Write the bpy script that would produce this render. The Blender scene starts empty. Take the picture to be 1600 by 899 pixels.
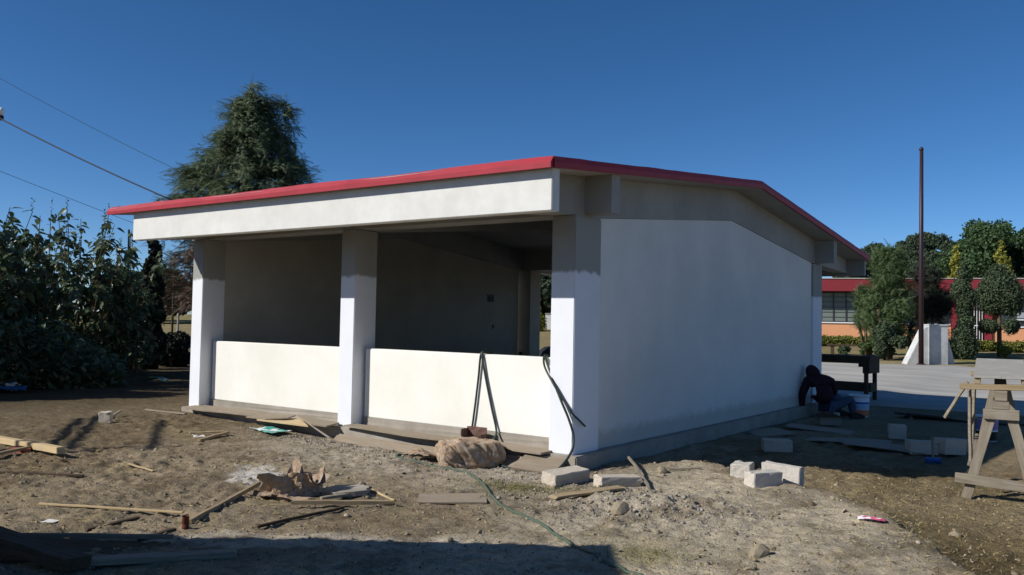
import bpy, bmesh, math, random
import numpy as np
from mathutils import Vector, Matrix

SC = bpy.context.scene
COL = SC.collection
R = math.radians

# ------------------------------------------------------------------ camera
cam_d = bpy.data.cameras.new("camera")
cam_d.sensor_width = 36.0
cam_d.lens = 1342.0 / 1600.0 * 36.0
cam_d.clip_start = 0.05
cam_d.clip_end = 3000
cam = bpy.data.objects.new("camera", cam_d)
COL.objects.link(cam)
def aim(yaw, pitch, roll):
    y, p, r = R(yaw), R(pitch), R(roll)
    f = Vector((-math.sin(y) * math.cos(p), math.cos(y) * math.cos(p), math.sin(p)))
    rt = Vector((math.cos(y), math.sin(y), 0))
    up = rt.cross(f)
    r2 = math.cos(r) * rt + math.sin(r) * up
    u2 = -math.sin(r) * rt + math.cos(r) * up
    return Matrix((r2, u2, -f)).transposed()
CAM = Vector((4.967, -7.881, 1.443))
cam.matrix_world = Matrix.Translation(CAM) @ aim(36.217, 2.154, 1.08).to_4x4()
SC.camera = cam

# ------------------------------------------------------------------ sky, sun, exposure
SUN_TO = Vector((-0.713, -1.0, 0.806)).normalized()          # direction towards the sun
SUN_EL = math.asin(SUN_TO.z)
SUN_AZ = math.atan2(SUN_TO.x, SUN_TO.y)
w = bpy.data.worlds.new("World")
SC.world = w
w.use_nodes = True
nt = w.node_tree
bg = nt.nodes["Background"]
sky = nt.nodes.new("ShaderNodeTexSky")
sky.sky_type = 'NISHITA'
sky.sun_disc = False
sky.sun_elevation = SUN_EL
sky.sun_rotation = SUN_AZ
sky.altitude = 2500
sky.air_density = 0.7
sky.dust_density = 1.3
sky.ozone_density = 2.6
hs = nt.nodes.new("ShaderNodeHueSaturation")           # the camera's strong blue rendering of a high, dry sky
hs.inputs['Saturation'].default_value = 1.24
nt.links.new(sky.outputs[0], hs.inputs['Color'])
nt.links.new(hs.outputs[0], bg.inputs[0])
bg.inputs[1].default_value = 0.112
sun_d = bpy.data.lights.new("sun", 'SUN')
sun_d.energy = 5.0
sun_d.angle = R(0.53)
sun_d.color = (1.0, 0.965, 0.91)
sun = bpy.data.objects.new("sun", sun_d)
COL.objects.link(sun)
sun.rotation_euler = (-SUN_TO).to_track_quat('-Z', 'Y').to_euler()
SC.view_settings.view_transform = 'Standard'
SC.view_settings.look = 'None'
SC.view_settings.exposure = 0.0
SC.view_settings.gamma = 1.0
SC.cycles.max_bounces = 6
SC.cycles.diffuse_bounces = 4
SC.cycles.transparent_max_bounces = 4
SC.cycles.caustics_reflective = False
SC.cycles.caustics_refractive = False

# ------------------------------------------------------------------ helpers: materials
def lin(c):
    return tuple((v / 12.92 if v <= 0.04045 else ((v + 0.055) / 1.055) ** 2.4) for v in [x / 255 for x in c])

class NT:
    def __init__(s, name):
        s.m = bpy.data.materials.new(name)
        s.m.use_nodes = True
        s.t = s.m.node_tree
        s.b = s.t.nodes["Principled BSDF"]
        s.b.inputs['Specular IOR Level'].default_value = 0.25
    def n(s, typ, **kw):
        o = s.t.nodes.new(typ)
        for k, v in kw.items():
            setattr(o, k, v)
        return o
    def l(s, a, b):
        s.t.links.new(a, b)
    def coord(s, scale=(1, 1, 1), kind='Object'):
        tc = s.n("ShaderNodeTexCoord")
        mp = s.n("ShaderNodeMapping")
        mp.inputs['Scale'].default_value = scale
        s.l(tc.outputs[kind], mp.inputs[0])
        return mp.outputs[0]
    def noise(s, vec, scale, detail=6, rough=0.6):
        o = s.n("ShaderNodeTexNoise")
        o.inputs['Scale'].default_value = scale
        o.inputs['Detail'].default_value = detail
        o.inputs['Roughness'].default_value = rough
        s.l(vec, o.inputs['Vector'])
        return o.outputs['Fac']
    def ramp(s, fac, stops):
        o = s.n("ShaderNodeValToRGB")
        e = o.color_ramp.elements
        while len(e) < len(stops):
            e.new(0.5)
        for i, (p, c) in enumerate(stops):
            e[i].position = p
            e[i].color = (*c, 1) if len(c) == 3 else c
        s.l(fac, o.inputs[0])
        return o.outputs[0]
    def mix(s, fac, a, b, mode='MIX'):
        o = s.n("ShaderNodeMix", data_type='RGBA', blend_type=mode)
        for sock, v in ((o.inputs[0], fac), (o.inputs[6], a), (o.inputs[7], b)):
            if isinstance(v, (int, float)):
                sock.default_value = v
            elif isinstance(v, tuple):
                sock.default_value = (*v, 1)
            else:
                s.l(v, sock)
        return o.outputs[2]
    def math(s, op, a, b=0.0):
        o = s.n("ShaderNodeMath", operation=op)
        for sock, v in ((o.inputs[0], a), (o.inputs[1], b)):
            if isinstance(v, (int, float)):
                sock.default_value = v
            else:
                s.l(v, sock)
        return o.outputs[0]
    def bump(s, h, strength=0.3, dist=0.01):
        o = s.n("ShaderNodeBump")
        o.inputs['Strength'].default_value = strength
        o.inputs['Distance'].default_value = dist
        s.l(h, o.inputs['Height'])
        s.l(o.outputs[0], s.b.inputs['Normal'])
    def col(s, v):
        if isinstance(v, tuple):
            s.b.inputs['Base Color'].default_value = (*v, 1)
        else:
            s.l(v, s.b.inputs['Base Color'])
    def rough(s, v):
        s.b.inputs['Roughness'].default_value = v

def M_plaster(name, c, c2, sc=1.6, bump=0.25, rough=0.85, drips=0.0, splash=False):
    k = NT(name)
    v = k.coord()
    n1 = k.noise(v, sc, 5, 0.65)
    base = k.mix(k.ramp(n1, [(0.38, (0, 0, 0)), (0.68, (1, 1, 1))]), c, c2)
    v2 = k.coord((6, 6, 0.5))
    st = k.noise(v2, 2.0, 4, 0.6)
    base = k.mix(k.math('MULTIPLY', k.ramp(st, [(0.5, (0, 0, 0)), (0.8, (1, 1, 1))]), 0.14 + drips), base, tuple(x * 0.82 for x in c2))
    pt = k.noise(k.coord((1.0, 1.0, 1.6)), 0.55, 3, 0.5)                      # roller patches
    base = k.mix(k.math('MULTIPLY', k.ramp(pt, [(0.46, (0, 0, 0)), (0.54, (1, 1, 1))]), 0.22), base, tuple(x * 0.88 for x in c2))
    if splash:                                                               # rain-splashed earth along the foot
        tc = k.n("ShaderNodeTexCoord"); sep = k.n("ShaderNodeSeparateXYZ"); k.l(tc.outputs['Object'], sep.inputs[0])
        hgt = k.math('ADD', sep.outputs[2], k.math('MULTIPLY', k.noise(v, 7, 6, 0.75), -0.30))
        base = k.mix(k.ramp(hgt, [(0.0, (0.45, 0.45, 0.45)), (0.10, (0, 0, 0))]), base, lin((150, 140, 122)))
    k.col(base)
    g = k.noise(v, 90, 5, 0.7)
    g2 = k.noise(v, 9, 3, 0.5)
    k.bump(k.math('ADD', g, g2), bump, 0.006)
    k.rough(rough)
    return k.m

def M_column():
    """new white paint on the lower part, older grey primer above a hand-painted edge"""
    k = NT("part_painted_column")
    v = k.coord()
    tc = k.n("ShaderNodeTexCoord")
    sep = k.n("ShaderNodeSeparateXYZ")
    k.l(tc.outputs['Object'], sep.inputs[0])
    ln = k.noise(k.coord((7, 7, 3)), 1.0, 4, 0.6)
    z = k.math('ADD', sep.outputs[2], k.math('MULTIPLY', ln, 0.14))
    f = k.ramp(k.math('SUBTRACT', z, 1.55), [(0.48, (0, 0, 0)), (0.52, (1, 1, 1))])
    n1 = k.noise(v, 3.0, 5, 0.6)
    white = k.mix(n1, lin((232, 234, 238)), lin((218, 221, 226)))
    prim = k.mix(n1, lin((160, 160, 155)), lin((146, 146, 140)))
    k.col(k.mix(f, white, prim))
    k.bump(k.noise(v, 70, 5, 0.7), 0.25, 0.006)
    k.rough(0.85)
    return k.m

def M_flat(name, c, rough=0.7, var=0.25, sc=8.0, bump=0.15, spec=0.25, metal=0.0):
    k = NT(name)
    v = k.coord()
    n1 = k.noise(v, sc, 5, 0.65)
    k.col(k.mix(n1, tuple(x * (1 + var) for x in c), tuple(x * (1 - var) for x in c)))
    k.bump(k.noise(v, sc * 8, 4, 0.6), bump, 0.004)
    k.rough(rough)
    k.b.inputs['Specular IOR Level'].default_value = spec
    k.b.inputs['Metallic'].default_value = metal
    return k.m

def M_wood(name, c1, c2, stain=None):
    k = NT(name)
    oi = k.n("ShaderNodeObjectInfo")
    tc = k.n("ShaderNodeTexCoord")
    off = k.n("ShaderNodeVectorMath", operation='ADD')
    k.l(tc.outputs['Object'], off.inputs[0])
    cr = k.n("ShaderNodeCombineXYZ")
    k.l(k.math('MULTIPLY', oi.outputs['Random'], 37.0), cr.inputs[0])
    k.l(cr.outputs[0], off.inputs[1])
    mp = k.n("ShaderNodeMapping")
    mp.inputs['Scale'].default_value = (1.2, 22, 22)
    k.l(off.outputs[0], mp.inputs[0])
    n1 = k.noise(mp.outputs[0], 2.2, 7, 0.65)
    c = k.mix(k.ramp(n1, [(0.3, (0, 0, 0)), (0.7, (1, 1, 1))]), c1, c2)
    mp2 = k.n("ShaderNodeMapping")
    k.l(off.outputs[0], mp2.inputs[0])
    n2 = k.noise(mp2.outputs[0], 7, 5, 0.7)
    c = k.mix(k.math('MULTIPLY', k.ramp(n2, [(0.5, (0, 0, 0)), (0.72, (1, 1, 1))]), 0.55), c, stain or lin((150, 145, 135)))
    c = k.mix(k.math('MULTIPLY', oi.outputs['Random'], 0.35), c, tuple(x * 0.6 for x in c1))
    k.col(c)
    k.bump(n1, 0.5, 0.004)
    k.rough(0.85)
    return k.m

def M_block(name, ca, cb):
    k = NT(name)
    v = k.coord()
    n1 = k.noise(v, 14, 6, 0.7)
    c = k.mix(n1, ca, cb)
    vo = k.n("ShaderNodeTexVoronoi")
    vo.inputs['Scale'].default_value = 95
    k.l(v, vo.inputs['Vector'])
    pit = k.ramp(vo.outputs['Distance'], [(0.05, (0, 0, 0)), (0.35, (1, 1, 1))])
    sp = k.noise(v, 180, 3, 0.6)
    c = k.mix(k.ramp(sp, [(0.56, (0, 0, 0)), (0.66, (1, 1, 1))]), c, tuple(x * .55 for x in cb))
    k.col(c)
    k.bump(k.math('ADD', k.math('MULTIPLY', pit, 0.5), k.noise(v, 60, 4, 0.7)), 0.8, 0.008)
    k.rough(0.95)
    return k.m

def M_leaf(name, c1, c2, back=0.3, rough=0.6):
    k = NT(name)
    g = k.n("ShaderNodeNewGeometry")
    c = k.mix(g.outputs['Random Per Island'], c1, c2)
    k.col(c)
    k.rough(rough)
    k.b.inputs['Specular IOR Level'].default_value = 0.35
    tr = k.n("ShaderNodeBsdfTranslucent")
    k.l(c, tr.inputs[0])
    mx = k.n("ShaderNodeMixShader")
    mx.inputs[0].default_value = back
    k.l(k.b.outputs[0], mx.inputs[1])
    k.l(tr.outputs[0], mx.inputs[2])
    k.l(mx.outputs[0], k.t.nodes["Material Output"].inputs[0])
    return k.m

def M_soil():
    k = NT("soil")
    at = k.n("ShaderNodeAttribute")
    at.attribute_name = "soil"
    v = k.coord()
    a = k.noise(v, 0.9, 6, 0.65)
    b = k.noise(v, 9, 7, 0.7)
    c = k.noise(v, 70, 5, 0.75)
    base = k.mix(k.ramp(a, [(0.35, (0, 0, 0)), (0.65, (1, 1, 1))]), (0.92, 0.91, 0.90), (1.30, 1.27, 1.22))
    fine = k.ramp(b, [(0.30, (0.58, 0.56, 0.54)), (0.48, (1, 1, 1)), (0.70, (1.26, 1.23, 1.18))])
    grain = k.ramp(c, [(0.34, (0.45, 0.43, 0.41)), (0.46, (1, 1, 1)), (0.68, (1.35, 1.32, 1.26))])
    col = k.mix(1.0, at.outputs['Color'], base, 'MULTIPLY')
    col = k.mix(1.0, col, fine, 'MULTIPLY')
    col = k.mix(1.0, col, grain, 'MULTIPLY')
    k.col(col)
    h = k.math('ADD', k.math('MULTIPLY', b, 1.0), k.math('MULTIPLY', c, 0.45))
    k.bump(h, 1.0, 0.045)
    k.rough(0.97)
    k.b.inputs['Specular IOR Level'].default_value = 0.1
    return k.m

def M_yard():
    k = NT("yard_concrete")
    v = k.coord()
    n1 = k.noise(v, 0.35, 6, 0.6)
    n2 = k.noise(k.coord((0.3, 2.0, 1)), 0.8, 5, 0.6)
    c = k.mix(n1, lin((150, 147, 140)), lin((178, 175, 167)))
    c = k.mix(k.math('MULTIPLY', k.ramp(n2, [(0.45, (0, 0, 0)), (0.65, (1, 1, 1))]), 0.55), c, lin((205, 202, 195)))
    c = k.mix(k.math('MULTIPLY', k.noise(v, 14, 5, 0.7), 0.4), c, lin((120, 118, 112)))
    k.col(c)
    k.bump(k.noise(v, 40, 4, 0.7), 0.3, 0.006)
    k.rough(0.9)
    return k.m

def M_glass():
    k = NT("dark_window_glass")
    k.col((0.03, 0.035, 0.04))
    k.rough(0.12)
    k.b.inputs['Specular IOR Level'].default_value = 0.5
    return k.m

def M_brickwall(name, c1, c2, joint):
    k = NT(name)
    v = k.coord()
    n = k.noise(v, 5, 5, 0.6)
    k.col(k.mix(n, c1, c2))
    k.bump(k.noise(v, 30, 4, 0.6), 0.3, 0.01)
    k.rough(0.85)
    return k.m

def M_bag():
    k = NT("kraft_paper")
    v = k.coord()
    n1 = k.noise(v, 6, 5, 0.6)
    c = k.mix(n1, lin((176, 152, 126)), lin((136, 114, 93)))
    n2 = k.noise(v, 22, 4, 0.6)
    c = k.mix(k.math('MULTIPLY', k.ramp(n2, [(0.5, (0, 0, 0)), (0.62, (1, 1, 1))]), 0.6), c, lin((178, 170, 160)))
    k.col(c)
    k.bump(k.noise(v, 16, 6, 0.65), 0.6, 0.02)
    k.rough(0.9)
    return k.m

WALL = M_plaster("white_wall_paint", lin((238, 236, 228)), lin((228, 226, 216)), 1.4, 0.2)
FASC = M_plaster("cream_fascia_paint", lin((222, 221, 214)), lin((210, 208, 200)), 3.0, 0.2)
PRIM = M_plaster("grey_primer", lin((164, 163, 157)), lin((150, 148, 142)), 1.2, 0.2)
SIDE = M_plaster("side_wall_paint", lin((228, 226, 220)), lin((216, 215, 210)), 0.8, 0.2, splash=True)
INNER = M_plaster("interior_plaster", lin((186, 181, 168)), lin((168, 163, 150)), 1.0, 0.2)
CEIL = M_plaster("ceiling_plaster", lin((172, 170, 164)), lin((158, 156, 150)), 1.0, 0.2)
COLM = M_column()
REDP = M_flat("red_roof_paint", lin((158, 38, 50)), 0.6, 0.30, 3.2, 0.25, 0.35)
CONC = M_plaster("raw_concrete", lin((168, 160, 148)), lin((142, 134, 122)), 2.5, 0.5)
BLOCK = M_block("concrete_block", lin((214, 202, 184)), lin((178, 168, 152)))
BLOCKW = M_block("limed_block", lin((214, 207, 196)), lin((180, 173, 162)))
WOOD = M_wood("weathered_wood", lin((178, 158, 124)), lin((128, 108, 82)))
WOODG = M_wood("grey_weathered_wood", lin((158, 148, 130)), lin((108, 98, 84)))
WOODD = M_wood("dark_old_wood", lin((92, 76, 58)), lin((54, 44, 34)), lin((84, 78, 70)))
WOODP = M_wood("pale_new_wood", lin((214, 192, 150)), lin((188, 162, 120)))
BOARD = M_wood("fibre_board", lin((160, 146, 126)), lin((128, 114, 98)))
PAPER = M_bag()
SOIL = M_soil()
YARD = M_yard()
GLASS = M_glass()
HOSE = M_flat("dark_green_hose", lin((44, 54, 49)), 0.45, 0.2, 10, 0.05, 0.4)
HOSED = M_flat("dusty_green_hose", lin((78, 92, 78)), 0.6, 0.25, 6, 0.05, 0.3)
WHITEP = M_flat("white_plastic", lin((225, 228, 230)), 0.45, 0.06, 6, 0.05, 0.4)
DARK = M_flat("dark_metal", (0.02, 0.02, 0.022), 0.6, 0.3, 8, 0.1, 0.3)
BLACKP = M_flat("black_plastic", (0.018, 0.018, 0.02), 0.5, 0.2, 8, 0.1, 0.3)
WIRE = M_flat("cable_rubber", (0.03, 0.03, 0.035), 0.6, 0.1, 8, 0.0, 0.2)
BARK = M_flat("bark", lin((92, 80, 66)), 0.95, 0.4, 9, 0.8, 0.1)
STONE = M_flat("field_stone", lin((146, 134, 114)), 0.95, 0.3, 12, 0.6, 0.1)

# ------------------------------------------------------------------ helpers: objects
def tag(o, label=None, cat=None, group=None, kind=None):
    if label: o['label'] = label
    if cat: o['category'] = cat
    if group: o['group'] = group
    if kind: o['kind'] = kind
    return o

def thing(name, label, cat, loc=(0, 0, 0), rz=0.0, group=None):
    o = bpy.data.objects.new(name, None)
    o.empty_display_size = 0.2
    COL.objects.link(o)
    o.location = loc
    o.rotation_euler = (0, 0, rz)
    return tag(o, label, cat, group)

def link(name, me, mat, parent=None, smooth=False, loc=None, rot=None):
    if mat and not me.materials:
        me.materials.append(mat)
    if smooth:
        me.polygons.foreach_set("use_smooth", np.ones(len(me.polygons), bool))
    o = bpy.data.objects.new(name, me)
    COL.objects.link(o)
    if parent: o.parent = parent
    if loc: o.location = loc
    if rot: o.rotation_euler = rot
    return o

class MB:
    """collects shapes and links them as one mesh"""
    def __init__(s):
        s.v, s.f = [], []
    def add(s, vs, fs):
        b = len(s.v)
        s.v += [tuple(p) for p in vs]
        s.f += [tuple(i + b for i in f) for f in fs]
        return s
    def box(s, x0, x1, y0, y1, z0, z1):
        return s.add([(x0, y0, z0), (x1, y0, z0), (x1, y1, z0), (x0, y1, z0), (x0, y0, z1), (x1, y0, z1), (x1, y1, z1), (x0, y1, z1)],
                     [(0, 3, 2, 1), (4, 5, 6, 7), (0, 1, 5, 4), (1, 2, 6, 5), (2, 3, 7, 6), (3, 0, 4, 7)])
    def prism(s, poly, axis, a, b):
        """extrude a 2-D outline along an axis: 0 -> (y,z), 1 -> (x,z), 2 -> (x,y)"""
        def P(q, t):
            return (t, q[0], q[1]) if axis == 0 else ((q[0], t, q[1]) if axis == 1 else (q[0], q[1], t))
        n = len(poly)
        vs = [P(q, a) for q in poly] + [P(q, b) for q in poly]
        fs = [tuple(range(n))[::-1], tuple(range(n, 2 * n))] + [(i, (i + 1) % n, n + (i + 1) % n, n + i) for i in range(n)]
        return s.add(vs, fs)
    def bar(s, p, q, wd, hd, up=(0, 0, 1), jit=0.0, seg=1, rnd=None):
        p, q = Vector(p), Vector(q)
        d = (q - p).normalized()
        u = Vector(up)
        sd = d.cross(u)
        if sd.length < 1e-4: sd = Vector((1, 0, 0))
        sd.normalize()
        u = sd.cross(d)
        b = len(s.v)
        for i in range(seg + 1):
            c = p.lerp(q, i / seg)
            if rnd and 0 < i < seg:
                c = c + sd * rnd.uniform(-jit, jit) + u * rnd.uniform(-jit, jit)
            for a, e in ((-1, -1), (1, -1), (1, 1), (-1, 1)):
                s.v.append(tuple(c + sd * a * wd / 2 + u * e * hd / 2))
        for i in range(seg):
            o = b + 4 * i
            for j in range(4):
                s.f.append((o + j, o + (j + 1) % 4, o + 4 + (j + 1) % 4, o + 4 + j))
        s.f.append((b + 3, b + 2, b + 1, b))
        e = b + 4 * seg
        s.f.append((e, e + 1, e + 2, e + 3))
        return s
    def tube(s, pts, r, n=8, cap=True):
        pts = [Vector(p) for p in pts]
        rs = r if isinstance(r, (list, tuple)) else [r] * len(pts)
        b = len(s.v)
        prev = None
        for i, p in enumerate(pts):
            d = (pts[min(i + 1, len(pts) - 1)] - pts[max(i - 1, 0)]).normalized()
            if prev is None:
                a = d.orthogonal().normalized()
            else:
                a = (prev - d * prev.dot(d)).normalized()
            prev = a
            c = d.cross(a)
            for k in range(n):
                t = 2 * math.pi * k / n
                s.v.append(tuple(p + (a * math.cos(t) + c * math.sin(t)) * rs[i]))
        for i in range(len(pts) - 1):
            for k in range(n):
                s.f.append((b + i * n + k, b + i * n + (k + 1) % n, b + (i + 1) * n + (k + 1) % n, b + (i + 1) * n + k))
        if cap:
            s.f.append(tuple(b + k for k in range(n))[::-1])
            e = b + (len(pts) - 1) * n
            s.f.append(tuple(e + k for k in range(n)))
        return s
    def lathe(s, prof, n=20, c=(0, 0, 0), cap=True):
        b = len(s.v)
        for r, z in prof:
            for k in range(n):
                t = 2 * math.pi * k / n
                s.v.append((c[0] + r * math.cos(t), c[1] + r * math.sin(t), c[2] + z))
        for i in range(len(prof) - 1):
            for k in range(n):
                s.f.append((b + i * n + k, b + i * n + (k + 1) % n, b + (i + 1) * n + (k + 1) % n, b + (i + 1) * n + k))
        if cap:
            s.f.append(tuple(b + k for k in range(n))[::-1])
            e = b + (len(prof) - 1) * n
            s.f.append(tuple(e + k for k in range(n)))
        return s
    def mesh(s, name):
        me = bpy.data.meshes.new(name)
        me.from_pydata(s.v, [], s.f)
        me.update()
        return me
    def build(s, name, mat, parent=None, smooth=False, bevel=0.0, loc=None, rot=None, rough=0.0, seed=0):
        me = s.mesh(name)
        if bevel or rough:
            bm = bmesh.new()
            bm.from_mesh(me)
            bmesh.ops.recalc_face_normals(bm, faces=bm.faces)
            if rough:
                bmesh.ops.subdivide_edges(bm, edges=bm.edges, cuts=3, use_grid_fill=True)
                rr = random.Random(seed)
                for v in bm.verts:
                    v.co += Vector((rr.uniform(-1, 1), rr.uniform(-1, 1), rr.uniform(-1, 1))) * rough
            if bevel:
                es = [e for e in bm.edges if len(e.link_faces) == 2 and e.calc_face_angle(0) > 0.6]
                bmesh.ops.bevel(bm, geom=es, offset=bevel, segments=2, affect='EDGES', clamp_overlap=True)
            bm.to_mesh(me)
            bm.free()
        return link(name, me, mat, parent, smooth, loc, rot)

def np_mesh(name, V, F):
    """fast mesh from arrays: V (n,3), F (m,k)"""
    me = bpy.data.meshes.new(name)
    V = np.ascontiguousarray(V, np.float32)
    F = np.ascontiguousarray(F, np.int32)
    me.vertices.add(len(V))
    me.vertices.foreach_set("co", V.ravel())
    k = F.shape[1]
    me.loops.add(F.size)
    me.loops.foreach_set("vertex_index", F.ravel())
    me.polygons.add(len(F))
    me.polygons.foreach_set("loop_start", np.arange(0, F.size, k, dtype=np.int32))
    me.update(calc_edges=True)
    return me

def scatter(tv, tf, pos, fx, fy, fz, sc):
    """copies of a template (tv verts, tf faces) in frames (fx,fy,fz) at pos, scaled; joined arrays"""
    tv = np.asarray(tv, float); tf = np.asarray(tf, int)
    n, m = len(pos), len(tv)
    sc = np.asarray(sc, float)
    if sc.ndim == 1: sc = np.repeat(sc[:, None], 3, 1)
    L = tv[None] * sc[:, None, :]
    V = pos[:, None, :] + L[..., 0:1] * fx[:, None, :] + L[..., 1:2] * fy[:, None, :] + L[..., 2:3] * fz[:, None, :]
    F = tf[None] + (np.arange(n) * m)[:, None, None]
    return V.reshape(-1, 3), F.reshape(-1, tf.shape[1])

def norm(a):
    return a / np.maximum(np.linalg.norm(a, axis=-1, keepdims=True), 1e-9)

def frames(d, up):
    """x axis along d, z roughly up"""
    fx = norm(d)
    fy = norm(np.cross(up, fx))
    fz = np.cross(fx, fy)
    return fx, fy, fz

# ------------------------------------------------------------------ terrain
EDGE = np.array([(1.05, 1.25), (1.45, .85), (1.95, .48), (2.34, .40), (2.64, .38), (3.04, -.06), (3.5, -.8), (4.0, -1.65), (4.9, -3.2), (6.5, -6)])
def sst(a, b, x):
    t = np.clip((x - a) / (b - a), 0, 1)
    return t * t * (3 - 2 * t)
def edge_d(x, y):
    best = np.full(np.shape(x), 1e9); sg = np.zeros(np.shape(x))
    for i in range(len(EDGE) - 1):
        a, b = EDGE[i], EDGE[i + 1]; ab = b - a; L = ab @ ab
        t = np.clip(((x - a[0]) * ab[0] + (y - a[1]) * ab[1]) / L, 0, 1)
        dx = x - (a[0] + t * ab[0]); dy = y - (a[1] + t * ab[1]); d = np.hypot(dx, dy)
        s = np.sign(ab[0] * dy - ab[1] * dx)
        m = d < best; best = np.where(m, d, best); sg = np.where(m, s, sg)
    return best * sg
def smooth_h(x, y, wob=0.0):
    x = np.asarray(x, float); y = np.asarray(y, float)
    h = -.17 + .10 * sst(-2, -7, x) * sst(6, 0, y)
    e = edge_d(x, y) + wob
    front = sst(-.2, 1.0, x) * sst(2.0, 1.0, y)
    up = .085 * np.exp(-(np.clip(-e, 0, 9) / 1.3) ** 2) * (e < 0)
    h = h + np.where(e < 0, up, 0) * front
    h = np.where(e > 0, h + (.085 * front) * (1 - sst(0, .14, e)), h)
    h = h - .045 * sst(.0, .5, e) * front - .045 * sst(0, .4, x) * sst(1, 2, y)
    s = np.clip(y - 12, 0, 36)
    return h + .03 * (s - 3 * (1 - np.exp(-s / 3)))
def hz(x, y):
    return float(smooth_h(np.array([x]), np.array([y]))[0])

_perm = np.random.RandomState(7).rand(512, 512)
def vnoise(x, y):
    xi = np.floor(x).astype(int); yi = np.floor(y).astype(int)
    fx = x - xi; fy = y - yi
    fx = fx * fx * (3 - 2 * fx); fy = fy * fy * (3 - 2 * fy)
    g = lambda a, b: _perm[a % 512, b % 512]
    return (g(xi, yi) * (1 - fx) + g(xi + 1, yi) * fx) * (1 - fy) + (g(xi, yi + 1) * (1 - fx) + g(xi + 1, yi + 1) * fx) * fy
def fbm(x, y, sc, octv=4, seed=0):
    o = 0; a = 1; t = 0
    for i in range(octv):
        o = o + a * (vnoise(x * sc + 31.7 * i + seed, y * sc + 17.3 * i + seed * 1.7) - .5); t += a
        a *= .55; sc *= 2.1
    return o / t
def micro(x, y):
    near = sst(14, 7, np.hypot(x - 1, y + 2))
    gravel = np.exp(-(((x - 1.55) / .75) ** 2 + ((y + 1.25) / .6) ** 2))
    rub = .6 + 1.0 * sst(-.1, .3, fbm(x, y, .5, 3, 5)) + 1.6 * gravel
    rdg = np.abs(fbm(x, y, 3.0, 3, 90)) * -.03
    return near * (.055 * fbm(x, y, .8, 3, 1) + rub * (.05 * fbm(x, y, 4.5, 3, 2) + .05 * fbm(x, y, 13, 3, 3)) + rdg + .07 * gravel) \
        + (1 - near) * .05 * fbm(x, y, .3, 3, 4) * sst(9, 14, np.hypot(x, y)) * 0.6

def ground_z(x, y):
    X = np.array([float(x)]); Y = np.array([float(y)])
    return float((smooth_h(X, Y, .14 * fbm(X, Y, 1.6, 4, 11)) + micro(X, Y) * 1.0)[0])

def axis(lo, hi, step, far_lo, far_hi, grow=1.16):
    a = list(np.arange(lo, hi + 1e-6, step))
    s = step; x = lo; L = []
    while x > far_lo:
        s *= grow; x -= s; L.append(x)
    s = step; x = a[-1]; H = []
    while x < far_hi:
        s *= grow; x += s; H.append(x)
    return np.array(L[::-1] + a + H)
gx = axis(-6.8, 4.6, .024, -900, 900)
gy = axis(-5.8, 2.6, .024, -900, 900)
GX, GY = np.meshgrid(gx, gy)
wob = .14 * fbm(GX, GY, 1.6, 4, 11)
H = smooth_h(GX, GY, wob) + micro(GX, GY)
# sink the ground under the house slab
ins = sst(-7.15, -7.0, GX) * sst(.14, .0, GX) * sst(-.1, .1, GY) * sst(9.1, 8.9, GY)
H = H - .25 * ins
nx, ny = len(gx), len(gy)
V = np.stack([GX, GY, H], -1).reshape(-1, 3)
idx = np.arange(nx * ny).reshape(ny, nx)
F = np.stack([idx[:-1, :-1], idx[:-1, 1:], idx[1:, 1:], idx[1:, :-1]], -1).reshape(-1, 4)
me = np_mesh("ground", V, F)
# soil colours: what the ground is made of, place by place, plus shade painted in by the shrubs
def sm(c): return np.array(lin(c))
def mixc(A, c, f): return A * (1 - f[..., None]) + sm(c) * f[..., None]
E_ = edge_d(GX, GY) + wob
A = np.zeros(GX.shape + (3,)) + sm((140, 128, 109))
n1 = fbm(GX, GY, .55, 4, 21); n2 = fbm(GX, GY, 1.7, 4, 22)
A = mixc(A, (118, 103, 80), sst(.0, .25, n1) * .8)                                  # browner earth
A = mixc(A, (150, 136, 106), sst(.02, .2, n2) * .65 * sst(2, -1, GY))                # straw-coloured
dust = sst(1.4, .1, np.abs(GY + .75 + n2)) * sst(-4.8, -3.0, GX) * sst(1.6, .3, GX)
A = mixc(A, (166, 158, 146), dust * .85)                                             # cement dust along the wall
mound = sst(.02, -.25, E_) * sst(.2, 1.3, GX) * sst(-4.5, -2.0, GY - 1.2 * (GX - 3)) * sst(2.0, 1.0, GY)
A = mixc(A, (176, 166, 147), mound * .95)                                            # pale spoil heap
gr = np.exp(-(((GX - 1.45) / .7) ** 2 + ((GY + 1.25) / .55) ** 2))
A = mixc(A, (160, 154, 144), np.clip(gr * 1.3 + n2, 0, 1) * .45)                      # grey gravelly rubble
right = sst(.0, .25, E_) * sst(.5, 1.5, GX)
A = mixc(A, (130, 117, 92), right * .9)
A = mixc(A, (84, 72, 46), right * sst(1.9, .15, E_ + 1.6 * n2) * sst(0.9, -.3, GY) * .75)
A = mixc(A, (96, 88, 62), right * sst(.05, .25, n1) * .5)
green = np.exp(-(((GX - .2) / .5) ** 2 + ((GY + 1.15) / .25) ** 2)) + np.exp(-(((GX - 2.15) / .25) ** 2 + ((GY + 2.45) / .3) ** 2))
A = mixc(A, (130, 122, 78), np.clip(green + n2 * .8, 0, 1) * .6)
lime = np.exp(-(((GX + 2.25 + .45 * (GY + 2.4)) / .42) ** 2 + ((GY + 2.35) / .34) ** 2))
A = mixc(A, (224, 222, 218), sst(.35, .75, lime + 1.1 * n2 + .8 * fbm(GX, GY, 8, 3, 44)) * .75)               # spilt lime
lime2 = sst(.5, .1, np.abs(GY + 3.35 - .74 * (GX - .6))) * sst(-1.5, -.4, GX) * sst(1.4, .6, GX)
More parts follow.
